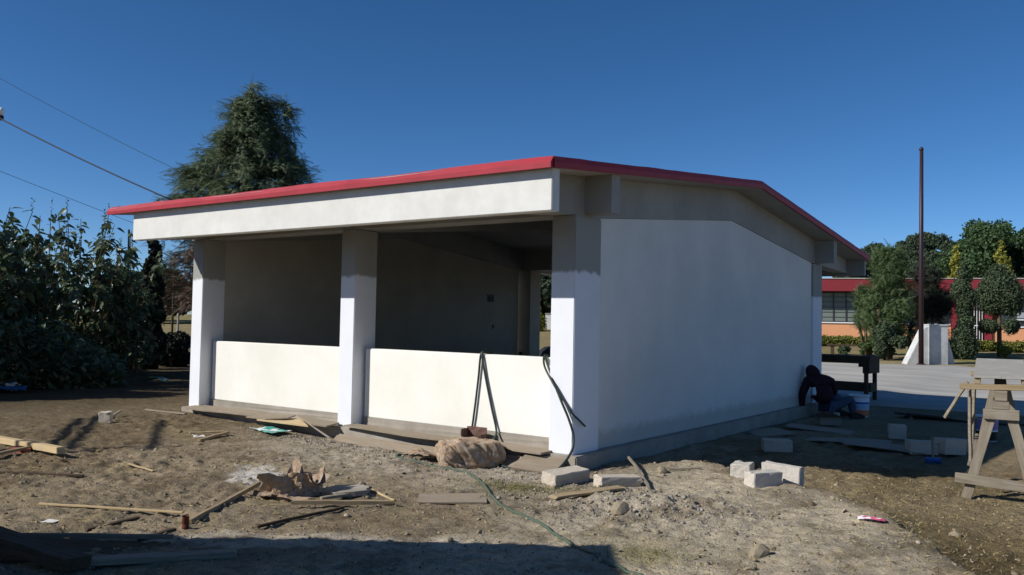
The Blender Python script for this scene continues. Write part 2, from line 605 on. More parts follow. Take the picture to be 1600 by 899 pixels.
A = mixc(A, (190, 182, 168), sst(.3, .8, lime2 + 1.0 * n2) * .6)
spill = np.exp(-(((GX + .93) / .3) ** 2 + ((GY + 2.3) / .2) ** 2))
A = mixc(A, (150, 148, 144), sst(.4, .7, spill + .5 * n2))                           # hardened cement spill
A = mixc(A, (98, 84, 62), sst(.06, .2, fbm(GX, GY, 3.2, 4, 61)) * .45 * sst(9, 6, np.hypot(GX - 1, GY + 2)))   # damp, trodden patches
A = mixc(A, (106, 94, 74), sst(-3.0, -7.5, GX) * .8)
A = mixc(A, (66, 58, 43), sst(-7.8, -10.5, GX) * sst(13, 8, GY) * .8)                    # leaf litter under the shrubs, coloured darker still for the shade there
A = mixc(A, (146, 134, 92), sst(22, 25, GY) * (.55 + .5 * n1))                       # dry lawn beyond the yard
A = mixc(A, (120, 122, 62), sst(22, 25, GY) * sst(-.05, .2, n1) * .6)
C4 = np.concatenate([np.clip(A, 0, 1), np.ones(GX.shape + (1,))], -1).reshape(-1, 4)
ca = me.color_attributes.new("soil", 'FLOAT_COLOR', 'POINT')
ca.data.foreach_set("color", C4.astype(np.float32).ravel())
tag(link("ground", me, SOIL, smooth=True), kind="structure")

# concrete school yard: its front edge is one straight line, its back edge another
yx = np.linspace(-19, 30, 141); yt = np.linspace(0, 1, 26)
Y0 = 11.30 + .03 * (yx - 1.3); Y1 = 25.0 + .9 * np.clip(yx, -40, -.0) * .35 + .0 * yx
P0 = np.stack([np.repeat(yx[None], 26, 0), Y0[None] + (np.maximum(Y1, Y0 + 6) - Y0)[None] * yt[:, None]], -1)
Z = smooth_h(P0[..., 0], P0[..., 1]) + .03
idx = np.arange(26 * 141).reshape(26, 141)
F = np.stack([idx[:-1, :-1], idx[:-1, 1:], idx[1:, 1:], idx[1:, :-1]], -1).reshape(-1, 4)
Vt = np.concatenate([P0, Z[..., None]], -1).reshape(-1, 3)
# front skirt gives the slab its edge
sk = np.array([(x, y - .002, z - .2) for x, y, z in Vt[:141]])
Fs = np.array([(i + len(Vt), i + 1 + len(Vt), i + 1, i) for i in range(140)])
me = np_mesh("yard", np.concatenate([Vt, sk]), np.concatenate([F, Fs]))
tag(link("yard", me, YARD), kind="structure")

# ------------------------------------------------------------------ classroom building
house = thing("classroom_building", "white single storey classroom under a red edged gable roof, open bays at the front", "building")
XL, XLI, XM0, XM1 = -7.0, -6.73, -3.636, -3.366
YR, YD = 4.46, 8.93
YP = 4.53
E0, E1 = -1.13, 10.85
def soff(y):                       # underside of the roof
    return 2.908 + (y - E0) * (3.468 - 2.908) / (YP - E0) if y <= YP else 3.468 + (y - YP) * (2.80 - 3.468) / (E1 - YP)
RX0, RX1 = -7.54, .452
TH = .085
# slab between the red edges
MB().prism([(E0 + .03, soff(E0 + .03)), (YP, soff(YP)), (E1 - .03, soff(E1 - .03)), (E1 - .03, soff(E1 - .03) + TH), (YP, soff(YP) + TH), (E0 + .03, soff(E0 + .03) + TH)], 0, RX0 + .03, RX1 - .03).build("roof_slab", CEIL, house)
rnd = random.Random(3)
def trim_strip(along):
    """red edge: a lip with an upright lower face and a sloping upper face, its line slightly uneven"""
    return along
# front and rear red edges
def edge_x(y, s, name):
    z = soff(y)
    prof = [(y, z - .006), (y - s * .002, z + .045), (y + s * .045, z + .108), (y + s * .22, z + .112), (y + s * .22, z + TH + .002), (y + s * .032, z + TH - .0), (y + s * .032, z - .006)]
    m = MB()
    n = 40
    for i in range(n):
        x0 = RX0 + (RX1 - RX0) * i / n
        b = len(m.v)
        m.v += [(x0, a, c + ((rnd.uniform(-.003, .003) + .006 * math.sin(x0 * 2.1 + k)) if k in (1, 2, 3) else 0)) for k, (a, c) in enumerate(prof)]
    b = len(m.v)
    m.v += [(RX1, a, c) for a, c in prof]
    k = len(prof)
    for i in range(n):
        for j in range(k):
            m.f.append((i * k + j, (i + 1) * k + j, (i + 1) * k + (j + 1) % k, i * k + (j + 1) % k))
    m.f.append(tuple(range(k))[::-1])
    m.f.append(tuple(n * k + j for j in range(k)))
    m.build(name, REDP, house)
edge_x(E0, 1, "roof_edge")
edge_x(E1, -1, "roof_edge")
def edge_y(x, s):
    m = MB()
    ys = list(np.linspace(E0 + .06, YP, 24)) + list(np.linspace(YP, E1 - .06, 24))[1:]
    k = 6
    for y in ys:
        z = soff(y)
        j = rnd.uniform(-.003, .003)
        lo = y < E0 + .02 or y > E1 - .02
        m.v += [(x, y, z - .005), (x + s * .002, y, z + (.042 if lo else .05)), (x - s * .012, y, z + (.046 if lo else .105 + j)), (x - s * .2, y, z + (.048 if lo else .110)), (x - s * .2, y, z + TH + .003), (x - s * .031, y, z - .005)]
    for i in range(len(ys) - 1):
        for j in range(k):
            m.f.append((i * k + j, (i + 1) * k + j, (i + 1) * k + (j + 1) % k, i * k + (j + 1) % k))
    m.f.append(tuple(range(k))[::-1]); m.f.append(tuple((len(ys) - 1) * k + j for j in range(k)))
    m.build("roof_edge", REDP, house)
edge_y(RX1 + .004, 1)
edge_y(RX0 - .004, -1)
# floor slab and plinth
MB().box(-7.1, .125, -.065, 9.05, -.7, 0).build("floor_slab", CONC, house, bevel=.012)
# columns
def column(x0, x1, y0, y1, z1, m_=COLM):
    MB().box(x0, x1, y0, y1, 0.0, z1).build("column", m_, house, bevel=.008)
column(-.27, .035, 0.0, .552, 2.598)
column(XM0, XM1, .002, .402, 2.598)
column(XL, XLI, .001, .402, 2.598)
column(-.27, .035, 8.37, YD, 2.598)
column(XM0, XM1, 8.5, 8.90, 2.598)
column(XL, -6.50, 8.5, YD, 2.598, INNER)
# low walls of the front, each on a bare concrete course
def low_wall(x0, x1, y0, y1):
    lw = MB().box(x0, x1, y0, y1, .125, 1.027).build("low_wall", WALL, house, bevel=.01)
    MB().box(x0, x1, y0 - .012, y1 + .01, .001, .123).build("base_course", CONC, lw, rough=.004, seed=int(x0 * 10))
low_wall(XLI + .035, XM0 - .002, .189, .33)
low_wall(XM1 + .035, -.272, .189, .33)
low_wall(-5.35, XM0 - .003, 8.62, 8.76)
low_wall(XM1 + .003, -.272, 8.62, 8.76)
# sloping end walls: infill panel, then the gable beam above it standing 15 mm proud
def gable_bottom(y):
    return 2.614 + (y - .552) * (2.998 - 2.614) / (YR - .552) if y <= YR else 2.998 + (y - YR) * (2.614 - 2.998) / (8.37 - YR)
def gable(x0, x1, px0, px1, pm, ya=.553):
    poly = [(-.88, 2.53), (-.002, 2.600), (.552, 2.600), (.5535, 2.616), (YR, 2.999), (8.37, 2.616), (YD + .002, 2.601), (10.70, 2.545),
            (10.70, soff(10.70) - .002), (YP, soff(YP) - .002), (-.88, soff(-.88) - .002)]
    MB().prism(poly, 0, x0, x1).build("gable_beam", PRIM, house)
    MB().prism([(ya, .002), (8.369, .002), (8.369, 2.613), (YR, 2.996), (.553, 2.613), (ya, 2.598)] if ya < .55 else [(.553, .002), (8.369, .002), (8.369, 2.613), (YR, 2.996), (.553, 2.613)], 0, px0, px1).build("end_wall", pm, house)
gable(-.25, .020, -.20, .003, SIDE)
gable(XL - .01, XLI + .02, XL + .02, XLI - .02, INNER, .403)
# rafter on the middle columns
MB().prism([(.40, 2.60), (YR, 3.02), (8.5, 2.60), (8.5, soff(8.5) - .003), (YP, soff(YP) - .003), (.40, soff(.40) - .003)], 0, XM0 + .02, XM1 - .02).build("rafter", PRIM, house)
# long beams over the front and rear columns, with the beam ends that carry the overhang
for y0, y1 in ((.03, .36), (8.52, 8.86)):
    MB().prism([(y0, 2.603), (y1, 2.603), (y1, soff(y1) - .003), (y0, soff(y0) - .003)], 0, XLI + .021, -.251).build("long_beam", PRIM, house)
for y0, y1 in ((.20, .385), (8.55, 8.735)):
    for x0, x1 in ((.021, .36), (-7.36, XL - .011)):
        MB().prism([(y0, 2.622), (y1, 2.622), (y1, soff(y1) - .002), (y0, soff(y0) - .002)], 0, x0, x1).build("beam_end", PRIM, house)
# hanging fascias
MB().prism([(-1.02, 2.506), (-.882, 2.506), (-.882, soff(-.882) - .001), (-1.02, soff(-1.02) - .001)], 0, -6.985, .397).build("fascia", FASC, house, bevel=.006)
MB().prism([(10.702, 2.49), (10.81, 2.49), (10.81, soff(10.81) - .001), (10.702, soff(10.702) - .001)], 0, -7.1, .37).build("fascia", PRIM, house, bevel=.006)
# open electrical boxes in the far inner wall
for y0, y1, z0, z1 in ((7.19, 7.44, 1.83, 2.0), (7.38, 7.46, 1.24, 1.33)):
    b = MB()
    xw = XLI - .019
    b.box(xw - .04, xw, y0, y1, z0, z1).build("electrical_box", BLACKP, house)
    MB().box(xw, xw + .012, y0 + .07, y1 - .02, z0 + .03, z1 - .05).build("cover_plate", DARK, house)
MB().box(-6.80, -6.70, 8.488, 8.499, .62, .70).build("electrical_box", BLACKP, house)

# neighbouring building behind the camera, whose eaves shade the foreground
nb = thing("neighbour_building", "plain flat roofed building just left of and behind the viewer, shading the foreground", "building", (-.95, -6.27, -.17), math.atan2(.74, 1))
MB().box(-14, -.25, -7.0, -.35, -.3, 2.96).build("wall", FASC, nb)
MB().box(-14.2, 0, -7.3, 0.0, 2.962, 3.17).build("roof", REDP, nb)
for i in range(4):
    f = MB().box(-12.5 + i * 3.1, -10.6 + i * 3.1, -.36, -.33, 1.0, 2.3).build("window", DARK, nb)
    MB().box(-12.4 + i * 3.1, -10.7 + i * 3.1, -.329, -.322, 1.08, 2.22).build("pane", GLASS, f)

# ------------------------------------------------------------------ vegetation
LEAF_SHRUB = M_leaf("broad_shrub_leaf", (0.055, 0.088, 0.042), (0.145, 0.185, 0.100), 0.3, 0.38)
LEAF_DRY = M_leaf("dry_shrub_leaf", (0.11, 0.09, 0.05), (0.17, 0.14, 0.08), 0.2, 0.8)
LEAF_PINE = M_leaf("cedar_spray", (0.075, 0.115, 0.060), (0.165, 0.200, 0.100), 0.3, 0.7)
LEAF_BROWN = M_leaf("dead_cedar_spray", (0.085, 0.055, 0.038), (0.14, 0.095, 0.065), 0.15, 0.8)
LEAF_CYP = M_leaf("dark_cypress_leaf", (0.016, 0.022, 0.014), (0.030, 0.036, 0.022), 0.1, 0.8)
LEAF_FAR = M_leaf("broad_tree_leaf", (0.050, 0.100, 0.040), (0.095, 0.155, 0.060), 0.3, 0.6)
LEAF_FARD = M_leaf("dull_tree_leaf", (0.048, 0.078, 0.046), (0.088, 0.118, 0.066), 0.3, 0.7)
LEAF_THU = M_leaf("golden_thuja_leaf", (0.20, 0.20, 0.03), (0.34, 0.33, 0.06), 0.2, 0.7)
LEAF_TOP = M_leaf("topiary_leaf", (0.055, 0.085, 0.044), (0.110, 0.145, 0.075), 0.2, 0.7)
LEAF_BUSH = M_leaf("bush_leaf", (0.055, 0.095, 0.034), (0.110, 0.155, 0.055), 0.25, 0.6)
LEAF_HEDGE = M_leaf("hedge_leaf", (0.16, 0.18, 0.035), (0.27, 0.28, 0.06), 0.3, 0.6)
LEAF_YUCCA = M_leaf("yucca_blade", (0.03, 0.035, 0.025), (0.06, 0.065, 0.045), 0.1, 0.6)

# leaf templates (x along the leaf)
T_BROAD = ([(0, 0, 0), (.3, .24, .05), (.3, -.24, .05), (.7, .17, -.06), (.7, -.17, -.06), (1, 0, -.22), (.3, 0, -.01), (.7, 0, -.10)],
           [(0, 6, 1, 1), (0, 2, 6, 6), (6, 7, 3, 1), (2, 4, 7, 6), (7, 5, 3, 3), (4, 5, 7, 7)])
T_OVAL = ([(0, 0, 0), (.5, .28, .06), (1, 0, -.05), (.5, -.28, .06)], [(0, 3, 2, 1)])
T_CLUMP = ([(-.5, -.3, 0), (.1, -.45, .1), (.5, .1, -.05), (0, .45, .12), (-.1, -.2, -.3), (.4, -.1, .35), (.15, .3, .4), (-.35, .1, -.1)], [(0, 1, 2, 3), (4, 5, 6, 7)])
def spray(n=9, sp=.34, droop=.25, wd=.055):
    v, f = [], []
    for i in range(n):
        t = .12 + .88 * i / n
        for sgn in ((1, -1) if i < n - 1 else (0,)):
            L = sp * (1 - .55 * t)
            b = len(v)
            x0, z0 = t, -droop * t * t
            tip = (x0 + L * .75, sgn * L * .75, z0 - .18 * L - .08)
            v += [(x0, -wd * .5, z0), (x0 + .02, wd * .5, z0), tip]
            f.append((b, b + 1, b + 2, b + 2))
    return v, f
T_SPRAY = spray(11, .30, .12, .035)
def tri_fix(tf):
    return tf

def leaves_obj(name, mat, parts, parent=None, smooth=False):
    V, F, b = [], [], 0
    for v, f in parts:
        V.append(v); F.append(f + b); b += len(v)
    V = np.concatenate(V); F = np.concatenate(F)
    me = bpy.data.meshes.new(name)
    me.vertices.add(len(V)); me.vertices.foreach_set("co", np.ascontiguousarray(V, np.float32).ravel())
    tri = F[:, 2] == F[:, 3] if F.shape[1] == 4 else np.ones(len(F), bool)
    Q = F[~tri]; T = F[tri][:, :3]
    li = np.concatenate([Q.ravel(), T.ravel()]).astype(np.int32)
    st = np.concatenate([np.arange(len(Q)) * 4, len(Q) * 4 + np.arange(len(T)) * 3]).astype(np.int32)
    me.loops.add(len(li)); me.loops.foreach_set("vertex_index", li)
    me.polygons.add(len(st)); me.polygons.foreach_set("loop_start", st)
    me.update(calc_edges=True)
    return link(name, me, mat, parent, smooth)

def rdir(rs, n):
    d = rs.normal(size=(n, 3))
    return norm(d)

def blob_leaves(rs, centers, radii, n, size, tmpl, shell=.35, outward=.7, zs=1.0):
    """leaf faces near the surfaces of many clumps: uneven outline, gaps between clumps"""
    centers = np.asarray(centers, float); radii = np.asarray(radii, float)
    wgt = radii ** 2; wgt /= wgt.sum()
    k = rs.choice(len(centers), n, p=wgt)
    d = rdir(rs, n)
    r = radii[k] * (1 - shell * rs.rand(n) ** 1.5) * (1 + .18 * rs.normal(size=n) * .6)
    pos = centers[k] + d * r[:, None] * np.array([1, 1, zs])
    fz = norm(d * outward + rdir(rs, n) * (1 - outward * .6))
    fx = norm(np.cross(fz, rdir(rs, n)))
    fy = np.cross(fz, fx)
    return scatter(tmpl[0], tmpl[1], pos, fx, fy, fz, size * rs.uniform(.6, 1.35, n))

def trunk_mb(base, top, r0, r1, rs, seg=6, wob=.06):
    pts = [np.array(base) * (1 - t) + np.array(top) * t + np.append(rs.normal(size=2) * wob * (0 < t < 1), 0) for t in np.linspace(0, 1, seg)]
    m = MB(); m.tube(pts, list(np.linspace(r0, r1, seg)), 9)
    return m, pts

# --- tall broad-leaved shrubs on the left: many leaning stems, hanging leaves
def broad_shrub(x, y, h, spread, seed, label, nst=18, lps=70, leaf=.23, dry=.06):
    rs = np.random.RandomState(seed)
    z = ground_z(x, y); h *= 1.17
    t = thing("broad_leaf_shrub", label, "shrub", (x, y, z), 0, "tall shrubs along the left edge of the plot")
    st = MB(); P, D, S = [], [], []
    for i in range(nst):
        a = rs.uniform(0, 2 * math.pi); r = spread * math.sqrt(rs.rand())
        hh = h * rs.uniform(.62, 1.0) * (1 - .18 * r / spread)
        b = np.array([.35 * r * math.cos(a), .35 * r * math.sin(a), 0])
        tp = np.array([r * math.cos(a), r * math.sin(a), hh])
        pts = []
        for q in np.linspace(0, 1, 7):
            p = b * (1 - q) + tp * q
            p[:2] += (tp - b)[:2] * (.25 * math.sin(math.pi * q)) * -1 + rs.normal(size=2) * .03
            pts.append(p)
        st.tube(pts, list(np.linspace(.022, .007, 7)), 5)
        # side shoots
        for s_ in range(7):
            q = rs.uniform(.25, .98)
            o = pts[int(q * 6)]
            L = rs.uniform(.25, .7) * (1.15 - .6 * q)
            a2 = rs.uniform(0, 6.28)
            e = o + np.array([math.cos(a2) * L, math.sin(a2) * L, L * rs.uniform(.2, .8)])
            st.tube([o, (o + e) / 2 + np.array([0, 0, -.03]), e], [.008, .006, .004], 4)
            for j in range(lps // 8):
                u = rs.uniform(.35, 1.05)
                P.append(o + (e - o) * u + rs.normal(size=3) * .05)
                aa = rs.uniform(0, 6.28)
                D.append([math.cos(aa), math.sin(aa), rs.uniform(-1.3, .15)])
                S.append(leaf * rs.uniform(.6, 1.3))
        for j in range(lps // 2):
            q = 1 - .88 * rs.rand() ** 1.35
            k = min(int(q * 6), 5)
            o = pts[k] + (pts[k + 1] - pts[k]) * (q * 6 - k)
            aa = rs.uniform(0, 6.28)
            P.append(o + rs.normal(size=3) * .03); D.append([math.cos(aa), math.sin(aa), rs.uniform(-1.2, .3)]); S.append(leaf * rs.uniform(.5, 1.2))
        # upright flower spike on some tops
        if rs.rand() < .3:
            for j in range(9):
                aa = rs.uniform(0, 6.28)
                P.append(pts[-1] + np.array([0, 0, .03 * j])); D.append([math.cos(aa), math.sin(aa), .9]); S.append(leaf * .3)
    st.build("stems", BARK, t)
    P, D, S = np.array(P), norm(np.array(D)), np.array(S)
    fx, fy, fz = frames(D, np.array([[0, 0, 1.0]]) + rs.normal(size=(len(D), 3)) * .35)
    dr = rs.rand(len(P)) < dry
    leaves_obj("foliage", LEAF_SHRUB, [scatter(T_BROAD[0], T_BROAD[1], P[~dr], fx[~dr], fy[~dr], fz[~dr], S[~dr])], t)
    leaves_obj("dry_leaves", LEAF_DRY, [scatter(T_BROAD[0], T_BROAD[1], P[dr], fx[dr], fy[dr], fz[dr], S[dr])], t)

for a in [(-13.6, -.3, 3.75, 1.15, 1, "tallest big leaved shrub, cut by the left edge of the photo"),
          (-14.6, 1.15, 3.45, 1.15, 2, "second big leaved shrub from the left edge, with a thin spike on top"),
          (-15.6, 2.6, 3.9, 1.15, 3, "big leaved shrub whose leafy top stands highest against the sky, third from left"),
          (-16.1, 3.9, 3.6, 1.1, 4, "big leaved shrub below the left end of the red roof edge"),
          (-17.0, 4.75, 2.6, .55, 5, "lower big leaved shrub just left of the narrow dark cypress"),
          (-15.3, -.1, 3.3, 1.2, 6, "big leaved shrub behind the tallest one at the left edge"),
          (-17.2, 2.0, 3.3, 1.3, 7, "big leaved shrub in the back row, seen through the gaps of the front ones")]:
    broad_shrub(*a)
# low dark undergrowth at their feet
rs = np.random.RandomState(50)
n = 16000
px = rs.uniform(-19.5, -11.9, n); py = .55 * (px + 13.5) * -1 + .6 + rs.uniform(-2.0, 2.0, n)
k = np.array([1.0])
hh = smooth_h(px, py) + rs.rand(n) ** 1.2 * 1.35 * np.clip(1.2 - np.abs(py - .6 + .55 * (px + 13.5)) / 2.2, .12, 1)
D = norm(np.stack([rs.normal(size=n), rs.normal(size=n), rs.uniform(-.8, .5, n)], -1))
fx, fy, fz = frames(D, np.array([[0, 0, 1.0]]) + rs.normal(size=(n, 3)) * .4)
tag(leaves_obj("undergrowth", LEAF_SHRUB, [scatter(T_BROAD[0], T_BROAD[1], np.stack([px, py, hh], -1), fx, fy, fz, rs.uniform(.1, .22, n))]),
    "low dark weeds growing under the tall shrubs", "undergrowth", kind="stuff")

# --- tall cedar behind the house: drooping feathery boughs, several tops, dead brown lower boughs
def cedar(x, y, seed):
    rs = np.random.RandomState(seed)
    z = hz(x, y)
    t = thing("cedar_tree", "tall feathery evergreen rising behind the left end of the red roof", "tree", (x, y, z))
    m, _ = trunk_mb((0, 0, -.2), (.1, .1, 9.0), .28, .04, rs, 8, .05)
    m.build("trunk", BARK, t, True)
    u = np.array([.807, .59])                       # along the picture
    v = np.array([-.59, .807])
    tops = [((.15, 0), 9.75, .2), ((.65, .1), 9.3, .3), ((1.3, .2), 9.25, .4), ((-1.0, 0), 8.0, .55), ((-1.75, 0), 6.9, .6), ((1.75, 0), 7.3, .5), ((-.25, -.3), 9.0, .5)]
    br = MB(); G, Bn = [], []
    def bough(o, az, L, up, brown):
        d = np.array([math.cos(az), math.sin(az), up])
        pts = []
        for q in np.linspace(0, 1, 6):
            pts.append(o + d * L * q + np.array([0, 0, -.42 * L * q * q + .10 * L * q]))
        br.tube(pts, list(np.linspace(.03, .006, 6)), 4, False)
        for j in range(int(26 + 26 * L)):
            q = rs.uniform(.12, 1.04)
            p = o + d * L * q + np.array([0, 0, -.42 * L * q * q + .10 * L * q]) + rs.normal(size=3) * np.array([.12, .12, .10])
            dd = np.array([math.cos(az + rs.normal() * .75), math.sin(az + rs.normal() * .75), rs.uniform(-.75, .55)])
            (Bn if brown else G).append((p, dd, rs.uniform(.24, .52)))
    for i in range(290):
        q = rs.rand() ** .85
        zz = 1.9 + 7.3 * q
        R_ = 2.75 * (1 - ((zz - 3.8) / 6.0) ** 1.25 if zz > 3.8 else .72 + .28 * (zz - 1.9) / 1.9)
        R_ = max(R_, .22)
        bough(np.array([rs.normal() * .08 + .15, rs.normal() * .08, zz]), rs.uniform(0, 6.28), R_ * rs.uniform(.65, 1.12), rs.uniform(.05, .5), zz < 3.6 + rs.normal() * .35)
    for (a, b), ht, w_ in tops:                     # leaders
        c = u * a + v * b
        for i in range(22):
            zz = ht - 2.2 * (i / 22) ** 1.1
            bough(np.array([c[0], c[1], zz - .12]), rs.uniform(0, 6.28), .12 + w_ * .9 * (ht - zz) * .55, rs.uniform(.15, .5), False)
        br.tube([(c[0] * .5, c[1] * .5, ht - 3.4), (c[0], c[1], ht - 1.8), (c[0], c[1], ht)], [.04, .025, .006], 5)
    for a, zz in ((-2.7, 5.6), (-2.6, 5.0), (-2.1, 6.6), (2.2, 5.7), (2.35, 5.1), (2.0, 6.6)):  # long straggling boughs at the outline
        c = u * a
        for i in range(7):
            bough(np.array([c[0] * .5, c[1] * .5, zz - .3 + rs.normal() * .2]), math.atan2(c[1], c[0]) + rs.normal() * .35, abs(a) * .62, .35, False)
    for i in range(70):
        zz = rs.uniform(1.8, 4.3)
        bough(np.array([0, 0, zz + .3]), rs.uniform(0, 6.28), rs.uniform(1.6, 2.9), rs.uniform(-.1, .25), True)
    br.build("boughs", BARK, t)
    def mk(nm, mat, Lst):
        P = np.array([a[0] for a in Lst]); D = norm(np.array([a[1] for a in Lst])); S = np.array([a[2] for a in Lst])
        fx, fy, fz = frames(D, np.array([[0, 0, 1.0]]) + rs.normal(size=(len(P), 3)) * .4)
        leaves_obj(nm, mat, [scatter(T_SPRAY[0], T_SPRAY[1], P, fx, fy, fz, S)], t)
    mk("foliage", LEAF_PINE, G)
    mk("dead_foliage", LEAF_BROWN, Bn)
cedar(-20.3, 10.7, 11)

# --- columns and clipped shapes
def clipped(name, label, cat, x, y, blobs, leaf, mat, n, size, seed, group=None, trunk=(.06, 1.0), tm=T_CLUMP, zs=1.0, stems=1, sp=.1):
    rs = np.random.RandomState(seed)
    z = hz(x, y)
    t = thing(name, label, cat, (x, y, z), 0, group)
    if trunk:
        m = MB()
        for i in range(stems):
            dx, dy = (0, 0) if stems == 1 else (rs.normal() * sp, rs.normal() * sp)
            m.tube([(dx * .4, dy * .4, -.1), (dx * .8, dy * .8, trunk[1] * .5), (dx * 1.6, dy * 1.6, trunk[1])], [trunk[0], trunk[0] * .85, trunk[0] * .6], 7)
        m.build("trunk", BARK, t, True)
    leaves_obj("foliage", mat, [blob_leaves(rs, [b[:3] for b in blobs], [b[3] for b in blobs], n, size, tm, .45, .6, zs)], t)
    return t
def column_blobs(h, r, z0=.1, n=26, seed=0, taper=1.0):
    rs = np.random.RandomState(seed)
    o = []
    for i in range(n):
        q = i / (n - 1)
        rr = r * (1 - taper * q ** 1.6) * (.75 + .25 * min(1, q * 6))
        a = rs.uniform(0, 6.28)
        o.append((math.cos(a) * rr * .45, math.sin(a) * rr * .45, z0 + (h - z0) * q * .96, max(rr * .75, .07)))
    return o
clipped("cypress_tree", "narrow dark cypress column at the left corner of the white house", "tree", -18.05, 5.98, column_blobs(3.75, .36, .1, 30, 1, .55), .1, LEAF_CYP, 7000, .13, 60, trunk=(.07, 1.2))

U = np.array([.807, .59]); W = np.array([-.59, .807])
def cam_pt(px, depth):
    """ground position that lies at a given distance along a bearing (degrees right of the view axis)"""
    return None

# feathery evergreen trees and clipped shrubs in the school garden
def lumpy(h, r, z0, n, seed, top=.55):
    rs = np.random.RandomState(seed)
    o = []
    for i in range(n):
        q = rs.rand()
        zz = z0 + (h - z0) * q
        rr = r * math.sin(math.pi * (.18 + .80 * q) ** 1.0) ** .6
        a = rs.uniform(0, 6.28); d = rr * math.sqrt(rs.rand()) * .75
        o.append((math.cos(a) * d, math.sin(a) * d, min(zz, h - .25), r * rs.uniform(.22, .40)))
    return o
GARD = "evergreens and clipped shrubs in the school garden"
clipped("bramble_bush", "dark tangled bush between the narrow cypress and the house's corner column", "bush", -18.75, 7.15, lumpy(1.0, .75, .1, 20, 9), .1, LEAF_CYP, 5000, .12, 59, None, (.04, .5), stems=3, sp=.1)
clipped("evergreen_tree", "large bushy green evergreen nearest the white house, left of the flagpole", "tree", -2.85, 27.5, lumpy(4.2, 1.0, .9, 60, 1), .1, LEAF_BUSH, 7000, .34, 61, GARD, (.09, 1.9), stems=4, sp=.2, tm=T_SPRAY)
clipped("evergreen_tree", "light green evergreen on bare stems, left of the large bushy one", "tree", -4.05, 28.9, lumpy(2.9, .62, 1.05, 28, 2), .1, LEAF_BUSH, 3000, .28, 62, GARD, (.05, 1.5), stems=5, sp=.16, tm=T_SPRAY)
clipped("round_bush", "wide round green bush below the large evergreen, left of the white plinth", "bush", -2.75, 26.7, lumpy(1.42, .72, .25, 24, 3), .1, LEAF_TOP, 12000, .08, 63, GARD, (.05, .6), stems=4, sp=.1)
clipped("evergreen_tree", "dark rounded evergreen right behind the flagpole", "tree", -2.0, 30.5, lumpy(3.55, .95, .7, 36, 4), .1, LEAF_CYP, 6000, .34, 64, GARD, (.09, 1.5), stems=3, sp=.12, tm=T_SPRAY)
tops = [(0, 0, .95, .42), (0, 0, 1.0, .36), (.1, 0, 1.45, .30), (0, .05, 1.85, .30)] + [(a * .8, b * .8, 2.0 + c, d) for a, b, c, d in column_blobs(1.75, .46, .1, 16, 5, .8)]
tops[0] = (0, 0, .55, .50)
clipped("topiary_tree", "clipped topiary of stacked drums under a pointed crown, right of the white plinth", "topiary", -.55, 29.2, tops, .1, LEAF_TOP, 18000, .075, 65, GARD, (.06, 1.5))
tp = [(0, 0, 2.95, .62), (.28, 0, 2.55, .62), (-.28, .1, 2.6, .58), (.32, .1, 2.15, .5), (-.3, 0, 2.2, .48), (0, 0, 3.4, .38), (-.43, -.1, 1.25, .30), (.43, -.1, 1.25, .30), (-.25, -.3, 1.22, .26), (.5, -.2, 1.3, .24)]
clipped("topiary_tree", "cloud clipped topiary with a big ball and small balls below, at the right edge", "topiary", .32, 32.1, tp, .1, LEAF_TOP, 20000, .075, 66, GARD, (.10, 2.0))
clipped("small_bush", "small round yellow green bush in front of the hedge at the right edge", "bush", .68, 31.2, lumpy(.62, .30, .12, 14, 6), .1, LEAF_HEDGE, 2600, .07, 67, GARD, (.03, .3))
clipped("small_bush", "tiny round bush behind the dark far bench", "bush", -4.75, 28.4, lumpy(.55, .28, .1, 12, 7), .1, LEAF_TOP, 2200, .07, 68, GARD, (.03, .3))
clipped("small_bush", "low leafy bush between the far bench and the wide round bush", "bush", -4.05, 29.0, lumpy(.72, .38, .12, 14, 8), .1, LEAF_BUSH, 2800, .08, 69, GARD, (.03, .3))
for lab, x0, y0, x1, y1, sd in (("low yellow green hedge under the school windows by the house corner", -7.9, 35.0, -6.6, 36.0, 70), ("low hedge behind the bare stemmed evergreen", -6.2, 36.2, -4.4, 37.6, 71),
                                ("yellow green hedge at the right edge below the school wall", -1.3, 34.6, 1.6, 36.6, 72), ("dark low hedge behind the white plinth and stacked topiary", -3.0, 33.4, -1.1, 34.8, 73)):
    bl = [(q * (x1 - x0) + rnd.uniform(-.05, .05), q * (y1 - y0) + rnd.uniform(-.05, .05), .2 + rnd.uniform(-.02, .08), .27) for q in np.linspace(0, 1, 18)]
    clipped("low_hedge", lab, "hedge", x0, y0, bl, .08, LEAF_HEDGE if sd != 73 else LEAF_TOP, 5000, .09, sd, "low hedges in the school garden", None)
# yucca beside the plinth
rs = np.random.RandomState(77)
t = thing("yucca_plant", "spiky yucca rosette between the round bush and the white plinth", "plant", (-2.35, 28.6, hz(-2.35, 28.6)))
MB().tube([(0, 0, -.1), (0, 0, .5), (.02, 0, 1.15)], [.08, .07, .06], 7).build("trunk", BARK, t)
n = 90
D = norm(np.stack([rs.normal(size=n), rs.normal(size=n), rs.uniform(-.7, .9, n)], -1))
fx, fy, fz = frames(D, np.array([[0, 0, 1.0]]))
leaves_obj("blades", LEAF_YUCCA, [scatter([(0, -.04, 0), (0, .04, 0), (.6, .035, .04), (1, 0, -.08), (.6, -.035, .04)], [(0, 4, 2, 1), (4, 3, 2, 2)], np.tile([[0.02, 0, 1.15]], (n, 1)), fx, fy, fz, rs.uniform(.6, .85, n))], t)

